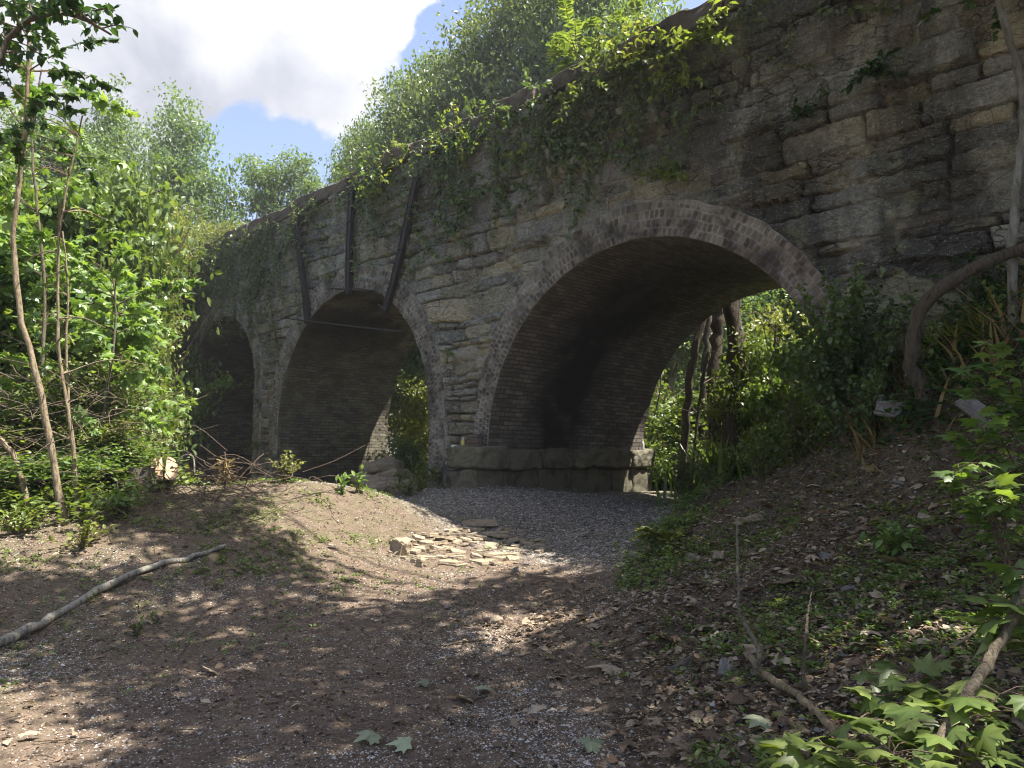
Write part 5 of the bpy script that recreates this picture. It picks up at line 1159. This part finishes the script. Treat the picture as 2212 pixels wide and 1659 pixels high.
CAN = [((6.2, 1.2), 'added unseen shade tree on the bank just outside the right of the frame', 1), ((3.2, -2.4), 'added unseen shade tree behind the camera whose crown overhangs the path', 2), ((7.6, 5.2), 'added unseen shade tree on the upper bank right of the frame', 3)]
own = np.argmin(np.stack([np.hypot(cl[:, 0] - c[0][0], cl[:, 1] - c[0][1] - 1.5) for c in CAN]), 0)
for i, (xy, lab, sd) in enumerate(CAN):
    c = cl[own == i]
    if len(c) < 5: continue
    b = np.array(G(*xy)); t = thing('added_shade_tree', b, lab, 'tree', 'unseen trees added to shade the path'); rng = np.random.default_rng(sd)
    cb = MB(); scatter_leaves(cb, c - b, 62, .21, .16, 'oval', rng, flat=.5); cb.build('crown', M['leaf_tree'], t)  # crown built from the clumps added to cast the shade pattern
    tb = MB(); cen = c.mean(0) - b; P = curve([(0, 0, -.3), (.1, .05, 3), (cen[0] * .2, cen[1] * .2, 6.0), (cen[0] * .5, cen[1] * .5, cen[2] + .5)], 14); tube(tb, P, np.linspace(.2, .07, len(P)), 10)
    idx = rng.choice(len(c), min(60, len(c)), replace=False)
    for q in c[idx] - b:
        k = rng.integers(len(P) // 2, len(P) - 1); L = np.array([P[k], (P[k] + q) / 2 + [0, 0, .5], q]); tube(tb, curve(L, 8), .02, 5, cap=False)
    tb.build('trunk', M['bark'], t, True)

sun = bpy.data.lights.new('sun', 'SUN'); sun.energy = 4.3; sun.angle = rad(.53); sun.color = (1, .94, .84)
so = bpy.data.objects.new('sun', sun); C.objects.link(so); so.rotation_euler = Vector(SD).to_track_quat('Z', 'Y').to_euler()

# ------------------------------------------------------------------ sky with one large cumulus and unseen fill clouds
w = bpy.data.worlds.new('World'); bpy.context.scene.world = w; w.use_nodes = True; nt = w.node_tree; nt.nodes.clear()
class WT_(NT):
    def __init__(s, tree): s.t = tree
s = WT_(nt)
sky = s.n('ShaderNodeTexSky'); sky.sky_type = 'NISHITA'; sky.sun_disc = False; sky.sun_elevation = SUN_EL; sky.sun_rotation = SUN_AZ; sky.air_density = 1.3; sky.dust_density = 1.5; sky.ozone_density = 1.2
gen = s.n('ShaderNodeTexCoord').outputs['Generated']
nrmv = s.n('ShaderNodeVectorMath'); nrmv.operation = 'NORMALIZE'; s.l(gen, nrmv.inputs[0]); dv = nrmv.outputs[0]
def blob(px, py, rpx, amp):
    d = nrm(ray(px, py)); vm = s.n('ShaderNodeVectorMath'); vm.operation = 'DISTANCE'; s.l(dv, vm.inputs[0]); vm.inputs[1].default_value = tuple(d)
    return s.math('MULTIPLY', s.math('SUBTRACT', 1.0, s.math('DIVIDE', vm.outputs['Value'], rpx / FPX), True), amp)
field = None
for q in [(640, 50, 285, 1.5), (800, 70, 150, .9), (420, 60, 330, 1.4), (230, 150, 300, 1.1), (620, 170, 215, .85), (330, 230, 190, .75), (-100, 60, 420, 1.2), (-1500, -200, 900, 1.0), (3200, -700, 900, .9), (1500, -2500, 1500, .7)]:  # the far-off blobs are unseen clouds added for more ambient light
    b = blob(*q); field = b if field is None else s.math('MAXIMUM', field, b)
neg = None
for q in [(600, 420, 190, 1.6), (1010, 130, 130, 1.4), (1200, -40, 260, 1.2), (760, 370, 110, .8)]:
    b = blob(*q); neg = b if neg is None else s.math('MAXIMUM', neg, b)
field = s.math('SUBTRACT', field, neg)
n1 = s.noise(dv, 8.0, 12, .6, .2); n2 = s.noise(dv, 2.6, 6, .55, .2)
dens = s.math('ADD', s.math('MULTIPLY', field, 1.0), s.math('MULTIPLY', s.math('SUBTRACT', n1, .5), 2.1))
mask = s.ramp(dens, [(.26, 0.0), (.46, 1.0)])
gfield = None
for q in [(330, 270, 330, 1.1), (560, 240, 260, .9), (740, 260, 200, .8), (180, 330, 260, 1.0), (900, 60, 60, .0), (700, 120, 90, .5), (480, 100, 120, .35)]:
    b = blob(*q); gfield = b if gfield is None else s.math('MAXIMUM', gfield, b)
shade = s.math('SUBTRACT', s.math('ADD', s.noise(dv, 11.0, 8, .55, .3), s.math('MULTIPLY', s.noise(dv, 4.0, 4, .5), .5)), s.math('MULTIPLY', gfield, .33))
ccol = s.ramp(shade, [(.36, (.160, .167, .192)), (.52, (.205, .210, .230)), (.64, (.235, .237, .246)), (.80, (.28, .28, .28))])
skyc = s.mix(1.0, sky.outputs[0], (.068, .062, .066), 'MULTIPLY')
dot = s.n('ShaderNodeVectorMath'); dot.operation = 'DOT_PRODUCT'; s.l(dv, dot.inputs[0]); dot.inputs[1].default_value = tuple(SD)
cloud_boost = s.math('ADD', 1.0, s.math('MULTIPLY', s.math('POWER', s.math('MAXIMUM', dot.outputs['Value'], 0.0), 2.5), 2.6))      # clouds brightened towards the sun, out of view, to raise ambient light
gv = s.n('ShaderNodeCombineXYZ'); [s.l(cloud_boost, gv.inputs[i]) for i in range(3)]
col = s.mix(mask, skyc, s.mix(1.0, ccol, gv.outputs[0], 'MULTIPLY'))
bg = s.n('ShaderNodeBackground'); s.l(col, bg.inputs['Color']); bg.inputs['Strength'].default_value = 1.0
wo = s.n('ShaderNodeOutputWorld'); s.l(bg.outputs[0], wo.inputs['Surface'])

me = bpy.data.meshes.new('haze'); bm = bmesh.new(); bmesh.ops.create_cube(bm, size=1); bm.to_mesh(me); bm.free()
hz = bpy.data.objects.new('haze', me); C.objects.link(hz); zlo, zhi = float(GZ.min()) - 1.0, 24.0
hz.scale = (420 * 2, 420 * 2 + 400, zhi - zlo); hz.location = (0, 200, (zhi + zlo) / 2)
hm = bpy.data.materials.new('haze'); hm.use_nodes = True; hm.node_tree.nodes.clear(); ho = hm.node_tree.nodes.new('ShaderNodeOutputMaterial'); pv = hm.node_tree.nodes.new('ShaderNodeVolumePrincipled')
pv.inputs['Color'].default_value = (.93, .96, 1, 1); pv.inputs['Density'].default_value = .0013; pv.inputs['Anisotropy'].default_value = .3; hm.node_tree.links.new(pv.outputs[0], ho.inputs['Volume']); me.materials.append(hm); tag(hz, kind='stuff')
# ------------------------------------------------------------------ camera and render settings
cam = bpy.data.cameras.new('camera'); cam.sensor_width = 36; cam.lens = FPX / 2212 * 36; cam.clip_end = 2000; cam.clip_start = .05
co = bpy.data.objects.new('camera', cam); C.objects.link(co); co.location = (0, 0, EYE); co.rotation_euler = (math.pi / 2 + PITCH, 0, 0)
sc = bpy.context.scene; sc.camera = co
sc.render.engine = 'CYCLES'; sc.cycles.max_bounces = 6; sc.cycles.diffuse_bounces = 4; sc.cycles.glossy_bounces = 2; sc.cycles.transmission_bounces = 3; sc.cycles.transparent_max_bounces = 4
sc.cycles.use_denoising = True; sc.cycles.filter_width = 1.1; sc.cycles.volume_bounces = 0
sc.view_settings.view_transform = 'Standard'; sc.view_settings.look = 'None'; sc.view_settings.exposure = 1.93; sc.view_settings.gamma = 1
